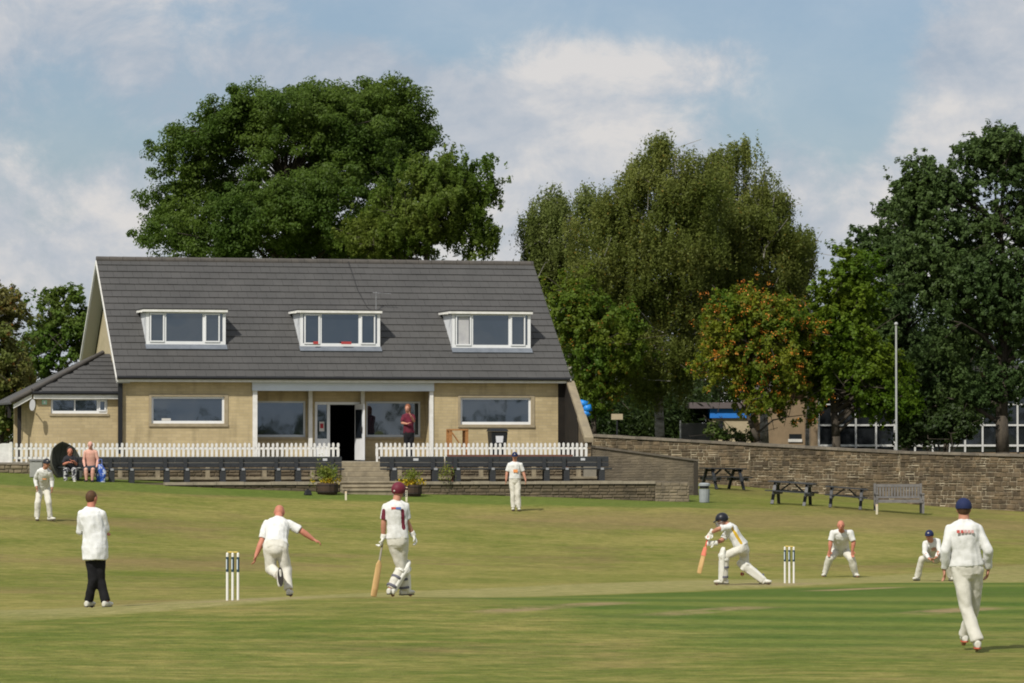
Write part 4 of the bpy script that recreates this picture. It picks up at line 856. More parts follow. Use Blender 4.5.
def hand_mb(mb, w, tip, side, curl=.5, k=1.0, thumb=1):
    """palm, four fingers of unequal length bent by curl, thumb from the side of the palm"""
    w = Vector(w); d = (Vector(tip) - w).normalized(); s = Vector(side); s = (s - d * s.dot(d)).normalized(); n = d.cross(s)
    pl = .09 * k
    mb.loft([(w - d * .02, s * .028 * k, n * .022 * k), (w + d * .03 * k, s * .038 * k, n * .018 * k), (w + d * pl, s * .042 * k, n * .015 * k), (w + d * (pl + .008), s * .036 * k, n * .01 * k)])
    for i, L_ in enumerate((.062, .075, .07, .052)):
        o = w + d * (pl - .01) + s * (.03 - .02 * i) * k; a = curl * .7; d1 = d * math.cos(a) + n * math.sin(a); a2 = curl * 1.9; d2 = d * math.cos(a2) + n * math.sin(a2)
        p1 = o + d1 * L_ * .55 * k; p2 = p1 + d2 * L_ * .5 * k; mb.cone(o, p1, .0095 * k, .009 * k); mb.cone(p1, p2, .009 * k, .0075 * k)
    o = w + d * .02 * k + s * .03 * k * thumb; d1 = (d * .6 + s * thumb * .75 + n * .2).normalized(); p1 = o + d1 * .035 * k; p2 = p1 + (d * .9 + n * curl).normalized() * .035 * k
    mb.cone(o, p1, .012 * k, .0105 * k); mb.cone(p1, p2, .0105 * k, .0085 * k)
def person(label, px0, py0, d, J, face=(0, -1, 0), sleeves='short', shirt=WHITE, trousers=CREAM, skin=SKIN, bulk=1.0, hem=None, hair='short', hairm=HAIRB, hat=None, hatm=NAVY, shoes=SHOE, sole=None, curl=.5,
           group='cricketers in whites on the field', paint=None, paintm=(), shorts=False, z=None, seedn=0, bare=False, gloves=None, pads=(), long_coat=0, legs=True, hand_side=(0, -1, 0), cat='person', hs=1.0):
    """J: joints as (picture x, picture y, metres away from the root); all limbs are built in metres round the root"""
    s = F / d; p = P(px0, py0, d); zz_ = G(p.x, p.y) if z is None else z; root = empty('person', (p.x, p.y, zz_), 0, label, cat, group)
    j = {k: Vector(((v[0] - px0) / s, v[2] if len(v) > 2 else 0.0, (py0 - v[1]) / s)) for k, v in J.items()}
    fc = Vector(face).normalized(); V = Vector
    head, neck = j['head'], j['neck']; sl, sr, pel = j['sl'], j['sr'], j['pel']; hl, hr = j['hl'], j['hr']
    sh_side = (sr - sl).normalized(); hp_side = (hr - hl).normalized(); B = bulk
    body = MB()
    # torso
    def torso(mb, ex, z_end=0.0, t0=-.12, shk=1.0, belly=0):
        ax = (neck - pel); Lt = ax.length; axn = ax.normalized(); rings = []
        prof = [(t0, .155, .105), (.0, .17, .115), (.18, .155, .112 + belly * .6), (.38, .145, .11 + belly), (.62, .16, .118 + belly * .4), (.82, .165, .112), (.93, .145, .09), (1.0, .08, .06)]
        for t, a, b in prof:
            sd = hp_side.lerp(sh_side, max(0, min(1, t))).normalized(); sd = (sd - axn * sd.dot(axn)).normalized(); fr = axn.cross(sd)
            rings.append((pel + ax * t, sd * (a * B + ex) * shk, fr * (b * B + ex)))
        mb.loft(rings)
    torso(body, -.012)
    hd = (head - neck).normalized(); body.cone(neck - hd * .03, head - hd * .03, .066 * B ** .5, .06)
    side_h = fc.cross(V((0, 0, 1))).normalized(); uph = side_h.cross(fc).normalized(); rot = Matrix((side_h, fc, uph)).transposed()
    body.ball(head + uph * .01, (.081 * hs, .098 * hs, .1 * hs), 20, 14, rot); body.ball(head + uph * .045 - fc * .012, (.072, .085, .068), 18, 12, rot); body.ball(head + fc * .035 * hs - uph * .055 * hs, (.052, .055, .058), 14, 10, rot)
    body.cone(head + fc * .085 + uph * .01, head + fc * .115 - uph * .03, .011, .017)
    for sg in (-1, 1): body.ball(head + side_h * sg * .076 * hs - fc * .005, (.012, .022, .033), 10, 8, rot)
    for a, e, w, h_ in (('sl', 'el', 'wl', 'fl'), ('sr', 'er', 'wr', 'fr')):
        if a not in j or e not in j: continue
        body.ball(j[a], .05 * B); body.cone(neck - hd * .01, j[a], .055, .045 * B); body.cone(j[a], j[e], .05 * B, .041 * B); body.ball(j[e], .042 * B); body.cone(j[e], j[w], .043 * B, .028, mid=(.3, .044 * B))
        if not gloves: hand_mb(body, j[w], j.get(h_, j[w] + (j[w] - j[e]).normalized() * .15), hand_side, curl, 1.0, 1)
    shoe_list = []
    if legs:
        for h, k, a, t in (('hl', 'kl', 'al', 'tl'), ('hr', 'kr', 'ar', 'tr')):
            body.cone(j[h], j[k], .085 * B, .058 * B); body.ball(j[k], .058 * B); body.cone(j[k], j[a], .055 * B, .038, mid=(.3, .06 * B)); body.cone(j[a], j[t], .035, .028)
            shoe_list.append((j[a], j[t], j[k]))
        body.ball(j['hl'].lerp(j['hr'], .5) + (pel - neck).normalized() * .0, (.12 * B, .085 * B, .085), 14, 10)
    remesh(body, 'body', [skin], root, .0085, 2)
    for sg in (-1, 1):
        MB().ball(head + fc * .088 * hs + side_h * sg * .03 + uph * .012, (.011, .006, .007), 8, 6, rot).build('eye', EYE, root)
    MB().ball(head + fc * .092 * hs - uph * .062, (.024, .007, .006), 8, 6, rot).build('mouth', LIP, root)
    # hair, hat
    if hair == 'short':
        h = MB(); h.ball(head - fc * .014 + uph * .02, (.083, .096, .105), 18, 12, rot); k = h; keep = [f for f in h.f if sum(((Vector(h.v[i]) - head).dot(uph) * 1.0 - (Vector(h.v[i]) - head).dot(fc) * .75) for i in f) / len(f) > -.035]; h.f = keep; h.m = [0] * len(keep); h.build('hair', hairm, root, True)
    elif hair == 'long':
        h = MB(); h.ball(head - fc * .045 + uph * .03, (.105, .105, .125), 18, 12, rot); h.ball(head - fc * .06 - uph * .07, (.098, .065, .12), 14, 10, rot); remesh(h, 'hair', [hairm], root, .014, 2, .012, 12)
    if hat == 'cap':
        h = MB(); h.ball(head + uph * .03 - fc * .01, (.096, .113, .106), 20, 14, rot); keep = [f for f in h.f if sum((Vector(h.v[i]) - head).dot(uph) for i in f) / len(f) > .012]; h.f = keep; h.m = [0] * len(keep)
        h.loft([(head + uph * (.028) + fc * .07, side_h * .078, fc * .03), (head + uph * .034 + fc * .07, side_h * .078, fc * .03)]); c0 = head + fc * .085 + uph * .03
        h.hexa([c0 - side_h * .07, c0 + side_h * .07, c0 + side_h * .045 + fc * .065 - uph * .014, c0 - side_h * .045 + fc * .065 - uph * .014, c0 - side_h * .07 + uph * .008, c0 + side_h * .07 + uph * .008, c0 + side_h * .045 + fc * .065 - uph * .006, c0 - side_h * .045 + fc * .065 - uph * .006])
        cp_ = h.build('cap', hatm, root, True)
        MB().ball(head + fc * .088 + uph * .075, (.02, .01, .018), 10, 8, rot).build('badge', M('cap_badge', (.5, .45, .4)), cp_)
    if hat == 'helmet':
        h = MB(); h.ball(head + uph * .03, (.112, .13, .118), 20, 14, rot); keep = [f for f in h.f if sum((Vector(h.v[i]) - head).dot(uph) + (.6 if (Vector(h.v[i]) - head).dot(fc) < .03 else 0) * .12 for i in f) / len(f) > .02]; h.f = keep; h.m = [0] * len(keep)
        c0 = head + fc * .11 + uph * .045; h.hexa([c0 - side_h * .09, c0 + side_h * .09, c0 + side_h * .06 + fc * .07 - uph * .02, c0 - side_h * .06 + fc * .07 - uph * .02, c0 - side_h * .09 + uph * .01, c0 + side_h * .09 + uph * .01, c0 + side_h * .06 + fc * .07 - uph * .01, c0 - side_h * .06 + fc * .07 - uph * .01])
        hm = h.build('helmet', hatm, root, True)
        g = MB()
        for q in (-.01, -.045, -.08):
            pts_ = [head + uph * q + side_h * .115 * math.cos(t) + fc * (.02 + .135 * math.sin(t)) for t in [math.pi * i / 8 for i in range(9)]]; g.tube(pts_, [.005] * 9)
        for t in (.3, .5, .7): a_ = math.pi * t; v0 = head + side_h * .115 * math.cos(a_) + fc * (.02 + .135 * math.sin(a_)); g.cone(v0 + uph * .03, v0 - uph * .08, .005, .005)
        g.build('grille', M('grille_steel', (.3, .3, .3), rough=.4), hm)
        MB().ball(head - fc * .128 + uph * .0, (.014, .008, .014), 10, 8, rot).build('badge', M('cap_badge', (.5, .45, .4)), hm)
    # shirt
    if not bare:
        sm = MB(); ax = neck - pel; torso(sm, .02, t0=(hem if hem is not None else .02), belly=.0)
        for a, e, w in (('sl', 'el', 'wl'), ('sr', 'er', 'wr')):
            if a not in j or e not in j: continue
            sm.ball(j[a], .062 * B); sm.cone(neck - hd * .015, j[a], .068, .058 * B); ee = j[e]
            if sleeves == 'short': sm.cone(j[a], j[a].lerp(ee, .85), .062 * B, .068 * B)
            else: sm.cone(j[a], ee, .062 * B, .056 * B); sm.ball(ee, .056 * B); sm.cone(ee, ee.lerp(j[w], .93 if sleeves == 'long' else .45), .056 * B, .043 if sleeves == 'long' else .055)
        cn = neck + hd * .018; sm.cone(neck - hd * .04, cn, .085, .074)
        if long_coat:
            hm_ = pel + ax * hem; dn_ = V((0, 0, -1)); zb_ = hm_.z; sm.loft([(V((pel.x, pel.y, pel.z + .32)), hp_side * .15, V((0, .11, 0))), (V((pel.x, pel.y, pel.z)), hp_side * .205, V((0, .185, 0))), (V((pel.x, pel.y, zb_)), hp_side * .192, V((0, .18, 0)))])
        remesh(sm, 'shirt' if not long_coat else 'coat', [shirt] + list(paintm), root, .011, 2, .017, 7, paint and [fn(j) for fn in paint], seedn)
    if legs:
        tm = MB(); ax = neck - pel
        axn = ax.normalized(); sd = (hp_side - axn * hp_side.dot(axn)).normalized(); fr = axn.cross(sd)
        tm.loft([(pel + ax * .16, sd * (.15 * B + .01), fr * (.11 * B + .008)), (pel, sd * (.17 * B + .012), fr * (.12 * B + .012)), (j['hl'].lerp(j['hr'], .5) - axn * .06, sd * .165 * B, fr * .118 * B)]); tm.ball(j['hl'].lerp(j['hr'], .5) - axn * .03, (.13 * B, .118 * B, .12), 14, 10)
        for h, k, a in (('hl', 'kl', 'al'), ('hr', 'kr', 'ar')):
            tm.ball(j[h], .1 * B)
            if shorts: tm.cone(j[h], j[h].lerp(j[k], .95), .1 * B, .095 * B)
            else: tm.cone(j[h], j[k], .1 * B, .078 * B); tm.ball(j[k], .078 * B); tm.cone(j[k], j[k].lerp(j[a], .97), .078 * B, .072)
        remesh(tm, 'trousers' if not shorts else 'shorts', [trousers], root, .011, 2, .016, 6, None, seedn + 4)
        for (a, t, k) in shoe_list:
            dn = (t - a); ft = V((dn.x, dn.y, 0)); lifted = a.z > .2
            sm = MB(); d1 = (t - a).normalized() if lifted else (ft.normalized() if ft.length > .02 else fc)
            dnv = V((0, 0, -1)) if not lifted else (a - k).normalized(); dnv = (dnv - d1 * dnv.dot(d1)).normalized() if abs(dnv.dot(d1)) < .95 else V((0, 0, -1)); sdv = d1.cross(dnv).normalized()
            base = a + dnv * .05 if lifted else V((a.x, a.y, max(.045, min(a.z - .03, .4))))
            sm.loft([(base - d1 * .09, sdv * .03, dnv * .04), (base - d1 * .06, sdv * .042, dnv * .055), (base + d1 * .02, sdv * .043, dnv * .05), (base + d1 * .1, sdv * .05, dnv * .04), (base + d1 * .17, sdv * .042, dnv * .028), (base + d1 * .195, sdv * .022, dnv * .014)]); sm.cone(a, base, .05, .045)
            sh = remesh(sm, 'shoe', [shoes], root, .009, 1)
            so_ = MB(); b2 = base + dnv * .036; so_.loft([(b2 + d1 * .04 - dnv * .004, sdv * .045, d1 * .15), (b2 + d1 * .04 + dnv * .01, sdv * .047, d1 * .152)]); so_.build('sole', sole or SOLE, sh)
    if gloves:
        for w, h_ in (('wl', 'fl'), ('wr', 'fr')):
            gm = MB(); t = j[h_]; hand_mb(gm, j[w], t, hand_side, 1.0, 1.35, 1); dd = (t - j[w]).normalized(); gm.cone(j[w] - dd * .06, j[w] + dd * .02, .05, .045); remesh(gm, 'glove', [PADW], root, .01, 1)
    for (k, a, fv) in pads:
        K, A_ = j[k], j[a]; ax = (A_ - K); an = ax.normalized(); f3 = V(fv); f3 = (f3 - an * f3.dot(an)).normalized(); sd = an.cross(f3)
        pm = MB(); off = f3 * .045
        pm.loft([(K - an * .17 + off * .9, sd * .06, f3 * .03), (K - an * .13 + off * 1.1, sd * .085, f3 * .045), (K + off * 1.35, sd * .1, f3 * .065), (K + ax * .5 + off * .9, sd * .092, f3 * .058), (A_ + off * .9, sd * .075, f3 * .045), (A_ + an * .05 + off * 1.3, sd * .06, f3 * .04)])
        for q in (-.045, -.015, .015, .045): pm.cone(K + an * .1 + off * 1.6 + sd * q * 1.2 + f3 * .02, A_ + off * 1.3 + sd * q + f3 * .02, .02, .018)
        pm.cone(K - sd * .09 + off * 1.5, K + sd * .09 + off * 1.5, .055, .055)
        pd = remesh(pm, 'pad', [PADW], root, .011, 1)
        for q in (.12, .45, .85):
            c = K + ax * q; sb = MB(); sb.loft([(c - an * .018, sd * .098, f3 * .085), (c + an * .018, sd * .098, f3 * .085)]); sb.build('strap', M('pad_strap', (.12, .12, .15)) if q > .12 else PADW, pd)
    return root, j
def patch(root, a, w, h, m, name='print', ny=-1):
    MB().box(a.x - w / 2, a.x + w / 2, a.y - .004, a.y + .004, a.z - h / 2, a.z + h / 2).build(name, m, root)
def bat(label, root, top, tip, wfront, gripm, loc_from, label_cat='cricket bat'):
    """top, tip in the holder's local metres"""
    o = empty('cricket_bat', tuple(root.location), 0, label, label_cat); V = Vector
    a, b = V(top), V(tip); d = (b - a); L_ = d.length; d.normalize(); w = V(wfront); w = (w - d * w.dot(d)).normalized(); n = d.cross(w); hl = min(.29, L_ * .36)
    m = MB(); m.cone(a, a + d * hl, .016, .017); m.build('handle', gripm, o)
    m = MB(); h0 = a + d * hl
    m.loft([(h0 - d * .02, w * .018, n * .016), (h0 + d * .05, w * .05, n * .02), (h0 + d * .3, w * .054, n * .03), (b - d * .12, w * .054, n * .034), (b - d * .01, w * .052, n * .02), (b, w * .04, n * .014)]); m.build('blade', WILLOW, o)
    return o, h0, w, n, d
FG = 'cricketers in whites on the field'
# umpire
person('umpire in long white coat and black trousers with arms folded, at far left', 97, 608.5, 59, dict(head=(91.8, 499, .03), neck=(91.2, 509.3, 0), sl=(81.8, 514.5, .02), sr=(102, 514.5, -.02), pel=(95.5, 548, 0), hl=(90.5, 551, 0), hr=(100, 551, 0),
    el=(79.5, 532, .1), wl=(90, 535, .3), fl=(99, 533, .28), er=(106, 530.5, .08), wr=(102, 535, .3), fr=(107.5, 534, .22), kl=(93.8, 580, .0), al=(88.5, 602.5, .08), tl=(91.5, 607.5, .2), kr=(99.6, 580, .06), ar=(106.5, 602.5, .02), tr=(110, 607.5, .16)),
    face=(.55, .8, -.05), sleeves='long', shirt=COAT, trousers=BLK, hem=-.31, hair='short', long_coat=1, seedn=1, bulk=1.04, group=None, skin=SKINR)
# bowler
person('bald bowler in follow through with one foot raised, beside the near wicket', 289, 597, 59.4, dict(head=(277, 513.2, .66), neck=(276.3, 520.5, .52), sl=(265.5, 524.5, .46), sr=(287, 524, .44), pel=(275.5, 546, .12), hl=(270, 548.5, .1), hr=(281.5, 548.5, .1),
    el=(260.5, 542, .36), wl=(254.8, 556.5, .3), fl=(253.6, 562.5, .28), er=(301, 532, .40), wr=(312.5, 540.3, .42), fr=(317.8, 542.5, .42), kr=(285.3, 568, .16), ar=(289.5, 590, .0), tr=(290.5, 595.5, .16), kl=(270.5, 569, .16), al=(279.8, 574.5, -.22), tl=(280.5, 584, -.25)),
    face=(.1, .85, -.45), sleeves='short', hair=None, seedn=2, bulk=1.1, skin=SKINR, hem=.0, sole=SOLE, group=FG)
# non striker
r3, j3 = person('batsman in maroon helmet walking away with bat, between bowler and pitch', 400, 598, 60.7, dict(head=(398.6, 491.5, .03), neck=(396.4, 502, 0), sl=(386.6, 507, .0), sr=(405.5, 506.5, .02), pel=(397.5, 538.5, 0), hl=(393, 541.5, 0), hr=(402.5, 541.5, 0),
    el=(383.8, 522.5, .0), wl=(383.2, 538, .05), fl=(381.2, 545, .06), er=(406.8, 521.7, .05), wr=(413, 535.5, .12), fr=(416.5, 542.5, .14), kl=(401.5, 568.5, .1), al=(390.3, 589.5, -.02), tl=(393, 596, .12), kr=(402, 570, .18), ar=(404.3, 591, .22), tr=(411, 596.2, .3)),
    face=(.5, .85, -.05), sleeves='short', hair=None, hat='helmet', hatm=MAROON, gloves=True, pads=(('kl', 'al', (.8, .5, 0)), ('kr', 'ar', (.8, .5, 0))), seedn=3, hem=-.02,
    paintm=(MAROON,), paint=(lambda j: (lambda c: (seg_dist(c, Vector(((402.4 - 400) / 63.3, -.1, (598 - 511) / 63.3)), Vector(((404.2 - 400) / 63.3, -.1, (598 - 528) / 63.3))) < .032) | (seg_dist(c, Vector(((384 - 400) / 63.3, -.05, (598 - 511) / 63.3)), Vector(((383.5 - 400) / 63.3, -.05, (598 - 520) / 63.3))) < .034)),), group=FG)
patch(r3, j3['neck'] + Vector((-.04, -.145, -.1)), .07, .035, REDP); patch(r3, j3['neck'] + Vector((.04, -.145, -.1)), .08, .035, BLUP)
bo, h0, bw_, bn, bd = bat('pale cricket bat held low by the batsman in the maroon helmet', r3, (j3['fl'].x + .02, j3['fl'].y, j3['fl'].z + .02), ((373.8 - 400) / 63.3, -.05, (598 - 597) / 63.3 + .005), (.9, .5, 0), GRIP, None)
# fielder before the terrace
r4, j4 = person('fielder in navy cap standing upright facing the camera before the terrace', 516, 511, 116, dict(head=(514.8, 456.4, -.04), neck=(514.8, 462.3, 0), sl=(509.2, 464.6, 0), sr=(520.6, 464.6, 0), pel=(515, 479, 0), hl=(512.2, 480.5, 0), hr=(517.8, 480.5, 0),
    el=(507, 472.5, 0), wl=(506.2, 480, -.05), fl=(506, 484, -.06), er=(523.4, 472.5, .02), wr=(525.6, 480, -.05), fr=(526, 484, -.06), kl=(512.8, 494, 0), al=(513.3, 508, 0), tl=(512.7, 510.5, -.16), kr=(518, 494, -.06), ar=(518.8, 508, .0), tr=(519.3, 510.5, -.16)),
    face=(-.05, -1, -.15), hair='short', hat='cap', seedn=4, hem=.02, group=FG)
patch(r4, j4['neck'] + Vector((.02, -.16, -.26)), .13, .09, ORG)
# batsman
r5, j5 = person('batsman in black helmet and pads lunging forward with bat, at the far wicket', 742, 585, 74, dict(head=(722.3, 520.3, 0), neck=(727.8, 525.8, 0), sl=(729.5, 527, -.17), sr=(728.6, 529.5, .16), pel=(741.5, 546.5, 0), hl=(740, 549, -.09), hr=(743.5, 549, .09),
    el=(718.2, 528.6, -.25), wl=(711.2, 532.5, -.06), fl=(707.5, 538.5, -.02), er=(722.5, 540.5, .12), wr=(714.2, 543.3, .02), fr=(708.3, 543.6, .0), kl=(724.6, 556, -.12), al=(723.3, 580, -.08), tl=(715, 584, -.1), kr=(745.5, 566, .12), ar=(763.5, 580, .1), tr=(769, 584, -.0)),
    face=(-.9, -.05, -.42), hair=None, hat='helmet', hatm=M('black_helmet', (.012, .013, .02), rough=.4), gloves=True, pads=(('kl', 'al', (-1, -.2, 0)), ('kr', 'ar', (-.6, -.5, .3))), hand_side=(0, 0, -1), seedn=5, hem=.0,
    paintm=(YEL,), paint=(lambda j: (lambda c: (seg_dist(c, Vector(((731.5 - 742) / 51.93, -.2, (585 - 528) / 51.93)), Vector(((740.5 - 742) / 51.93, -.14, (585 - 543.5) / 51.93))) < .03)),), group=FG)
_q = lambda x, y, dy=0: Vector(((x - 742) / 51.93, dy, (585 - y) / 51.93))
bo5, h0, w5, n5, d5 = bat('cricket bat with coral handle swung low by the batsman in the black helmet', r5, _q(708.8, 533, -.03), _q(698.6, 573.4, -.06), (.75, -.65, 0), CORAL, None)
m = MB(); m.loft([(h0 + d5 * .0, w5 * .04, n5 * .032), (h0 + d5 * .16, w5 * .056, n5 * .036)]); m.build('sticker', M('coral_sticker', (.7, .2, .13)), bo5)
# slips
r6, j6 = person('balding slip fielder bent forward, hands on knees, right of the far wicket', 840, 577, 86.4, dict(head=(839.2, 525.3, -.36), neck=(840.2, 531.5, -.22), sl=(831.5, 533, -.2), sr=(849.3, 533, -.2), pel=(840.6, 550, .24), hl=(836.5, 551, .22), hr=(844.8, 551, .22),
    el=(829.5, 542, -.2), wl=(828.8, 550.5, -.2), fl=(827.6, 555.5, -.18), er=(852.5, 542, -.2), wr=(851.3, 550.8, -.2), fr=(851.6, 556.5, -.18), kl=(829, 558.5, -.1), al=(824.3, 573.5, .05), tl=(822.3, 576.2, -.12), kr=(850.8, 558.5, -.1), ar=(855.2, 574.2, .05), tr=(857.2, 576.7, -.12)),
    face=(-.05, -1, -.05), hair=None, seedn=6, skin=SKINR, bulk=1.12, hem=.0, group=FG, hand_side=(1, 0, 0))
patch(r6, (j6['neck'] + j6['pel']) * .5 + Vector((-.0, -.17, -.0)), .2, .035, REDP); patch(r6, (j6['neck'] + j6['pel']) * .5 + Vector((.12, -.14, .12)), .05, .04, BLUP)
r7, j7 = person('slip fielder in navy cap crouching with hands together, partly behind the nearest fielder', 933, 581, 84.5, dict(head=(927.4, 535.8, -.3), neck=(930, 541, -.14), sl=(924.3, 543.5, -.14), sr=(936.8, 541.5, -.1), pel=(936.5, 557, .2), hl=(932.5, 558, .16), hr=(940.5, 558, .2),
    el=(923.3, 552.5, -.2), wl=(927, 558.5, -.34), fl=(931, 560, -.38), er=(937.8, 551, -.22), wr=(934, 557.2, -.36), fr=(930, 559, -.42), kl=(920.5, 559, -.18), al=(917, 577, .0), tl=(913.5, 580.2, -.12), kr=(946, 562, -.1), ar=(951, 577.5, .05), tr=(953.5, 580.5, -.1)),
    face=(-.35, -1, -.1), sleeves='long', hair='short', hat='cap', seedn=7, hem=.0, group=FG)
patch(r7, (j7['neck'] + j7['pel']) * .5 + Vector((-.02, -.2, .0)), .1, .08, M('tan_print', (.35, .2, .12)))
# nearest fielder
r8, j8 = person('nearest fielder in navy cap and long sleeves walking away at far right', 972, 651, 45, dict(head=(963.5, 508.8, .02), neck=(963.6, 520.8, 0), sl=(950.3, 528.6, .0), sr=(977.2, 528.6, 0), pel=(966, 565, 0), hl=(959.3, 569, 0), hr=(974.5, 569, 0),
    el=(944.4, 549.5, -.05), wl=(944, 569, .05), fl=(945, 577.5, .08), er=(987.3, 550, -.04), wr=(988.6, 568.5, .08), fr=(987.3, 579, .12), kl=(965.4, 607, -.02), al=(975.5, 640.5, -.12), tl=(976.3, 648.5, .03), kr=(974, 606, .2), ar=(968.6, 636.5, .45), tr=(968.8, 646, .6)),
    face=(.05, 1, -.05), sleeves='long', hair='short', hat='cap', seedn=8, bulk=1.06, hem=-.02, sole=REDS, group=FG, trousers=CREAM)
for k, (dx, w, m_) in enumerate(((-.085, .035, REDP), (-.04, .03, REDP), (.0, .03, M('pale_red_print', (.6, .35, .33))), (.04, .03, M('pale_red_print', (.6, .35, .33))), (.08, .03, M('pale_red_print', (.6, .35, .33))))): patch(r8, j8['neck'] + Vector((dx, -.155, -.115)), w, .035, m_)
# far left fielder
r9, j9 = person('young fielder in dark cap leaning forward, hands by knees, at far left', 45, 521, 101, dict(head=(48.2, 463.5, -.3), neck=(46, 469.2, -.2), sl=(39.8, 471.6, -.16), sr=(51.2, 472.3, -.2), pel=(42.6, 487, .2), hl=(39.8, 489, .2), hr=(46, 489, .2),
    el=(35.6, 479.3, -.02), wl=(37.5, 487.2, -.12), fl=(39, 491.5, -.16), er=(52.8, 480.5, -.08), wr=(53, 488, -.14), fr=(53, 491.7, -.16), kl=(38.3, 503, -.04), al=(37.5, 517.5, .02), tl=(38.3, 520.3, -.14), kr=(49, 503, -.04), ar=(50.5, 517.3, .02), tr=(54, 520.2, -.06)),
    face=(.35, -1, -.1), sleeves='long', hair='short', hairm=HAIRD, hat='cap', hatm=M('dark_cap', (.02, .022, .03)), seedn=9, hem=.0, group=FG)
patch(r9, (j9['neck'] + j9['pel']) * .5 + Vector((.03, -.16, .0)), .1, .07, ORG)
# person on the terrace by the window
o = bw(bu(409, -2.0), -2.0); d10 = o.y
r10, j10 = person('auburn haired person in maroon top and black skirt before the right veranda window', 409, 462, d10, dict(head=(407.6, 409.3, -.04), neck=(408.2, 414.2, 0), sl=(403.4, 416.8, 0), sr=(413.2, 416.8, 0), pel=(409, 434, 0), hl=(406.4, 436, 0), hr=(411.6, 436, 0),
    el=(402.2, 423.5, -.06), wl=(407.5, 424.5, -.22), fl=(411, 422.5, -.24), er=(414, 421.8, -.1), wr=(411.2, 416.5, -.26), fr=(408.3, 412, -.2), kl=(406.8, 448, 0), al=(407, 459.5, 0), tl=(406.6, 461.5, -.14), kr=(411.4, 448, 0), ar=(411.4, 459.5, 0), tr=(411.6, 461.5, -.14)),
    face=(-.3, -1, -.1), hair='long', hairm=HAIRR, shirt=M('maroon_top', (.15, .015, .035), (.07, .01, .02), 6, .8), trousers=BLK, shoes=BLACK, seedn=10, hem=.05, group=None, z=ZF)
# spectators
r11, j11 = person('spectator in dark top and patterned trousers seated under the fishing umbrella', 71, 483, 120.2, dict(head=(70.3, 450.8, -.05), neck=(70, 455.2, 0), sl=(65.6, 457.5, 0), sr=(74.5, 457.5, 0), pel=(71, 468.5, .1), hl=(68.2, 469.5, .08), hr=(74, 469.5, .08),
    el=(64.3, 463.5, -.05), wl=(70, 461.6, -.25), fl=(74, 461.5, -.27), er=(76.5, 463.5, -.06), wr=(75, 460.5, -.25), fr=(71.5, 459.8, -.28), kl=(67, 469.8, -.38), al=(67.3, 480, -.4), tl=(66.5, 482.3, -.52), kr=(76, 469.8, -.36), ar=(76, 480, -.4), tr=(76.8, 482.3, -.52)),
    face=(.2, -1, -.15), hair='long', hairm=HAIRD, shirt=M('dark_top', (.02, .02, .025), rough=.8), trousers=PATT, skin=SKINR, shoes=SHOE, seedn=11, hem=.05, group='seated spectators', z=ZL - .02)
r12, j12 = person('bald shirtless spectator in dark shorts seated on the dark bench', 91, 483, 120.4, dict(head=(90.6, 444.5, -.05), neck=(90.8, 449, 0), sl=(85.4, 451.8, 0), sr=(96.2, 451.8, 0), pel=(91.2, 467.5, .08), hl=(88.2, 468.5, .08), hr=(94.2, 468.5, .08),
    el=(84, 460, -.02), wl=(85.8, 466, -.25), fl=(87.5, 469, -.3), er=(98.2, 459.8, .0), wr=(97.5, 466.5, -.2), fr=(96, 469, -.28), kl=(87.5, 469, -.4), al=(88, 479.8, -.38), tl=(87.3, 482.3, -.5), kr=(94.5, 469, -.4), ar=(93.8, 479.8, -.38), tr=(94.3, 482.3, -.5)),
    face=(.1, -1, -.05), hair=None, bare=True, shorts=True, trousers=M('dark_shorts', (.03, .045, .06), rough=.9), skin=M('sunned_skin', (.64, .37, .29), (.58, .30, .23), 5, .6), shoes=BLACK, seedn=12, bulk=1.1, group='seated spectators', z=ZL - .02)
# shelter umbrella, bag, box
def fishing_umbrella():
    p = P(72, 478, 121.3); r = empty('fishing_umbrella', (p.x, p.y, ZL - .02), R(BA), 'big drab green fishing umbrella propped behind the seated spectator', 'umbrella'); V = Vector
    n = V((.78, -.55, .28)).normalized(); c = V((-.15, .1, .62)); u = n.cross(V((0, 0, 1))).normalized(); w = u.cross(n); vs = []; fs = []; NR, NS = 6, 24
    for a in range(NR + 1):
        t = a / NR; rr = .72 * math.sin(t * 1.25) / math.sin(1.25); dp = .42 * (math.cos(t * 1.25) - math.cos(1.25)) / (1 - math.cos(1.25))
        for b in range(NS):
            q = 2 * math.pi * b / NS; k = 1 - .04 * abs(math.sin(q * 4)) * t; vs.append(c - n * dp + (u * math.cos(q) + w * math.sin(q)) * rr * k)
    for a in range(NR):
        for b in range(NS): fs.append((a * NS + b, a * NS + (b + 1) % NS, (a + 1) * NS + (b + 1) % NS, (a + 1) * NS + b))
    m = MB(); m.add(vs, fs); o = m.build('canopy', M('drab_canvas', (.085, .085, .065), (.06, .062, .05), 2, .8), r, True); s = o.modifiers.new('s', 'SOLIDIFY'); s.thickness = .01
    m = MB(); m.cone(c - n * .42, c + n * .75 + V((0, 0, -.35)), .013, .013); m.build('pole', M('galvanised', (.42, .43, .42)), r)
    for b in range(8):
        q = 2 * math.pi * b / 8; m = MB(); m.cone(c - n * .40, c + (u * math.cos(q) + w * math.sin(q)) * .69, .006, .006); m.build('rib', BLACK, r)
fishing_umbrella()
p = P(101.3, 480, 120.3); r_ = empty('blue_bag', (p.x, p.y, ZL - .02), 0, 'blue and white patterned bag hanging on the dark bench beside the shirtless man', 'bag')
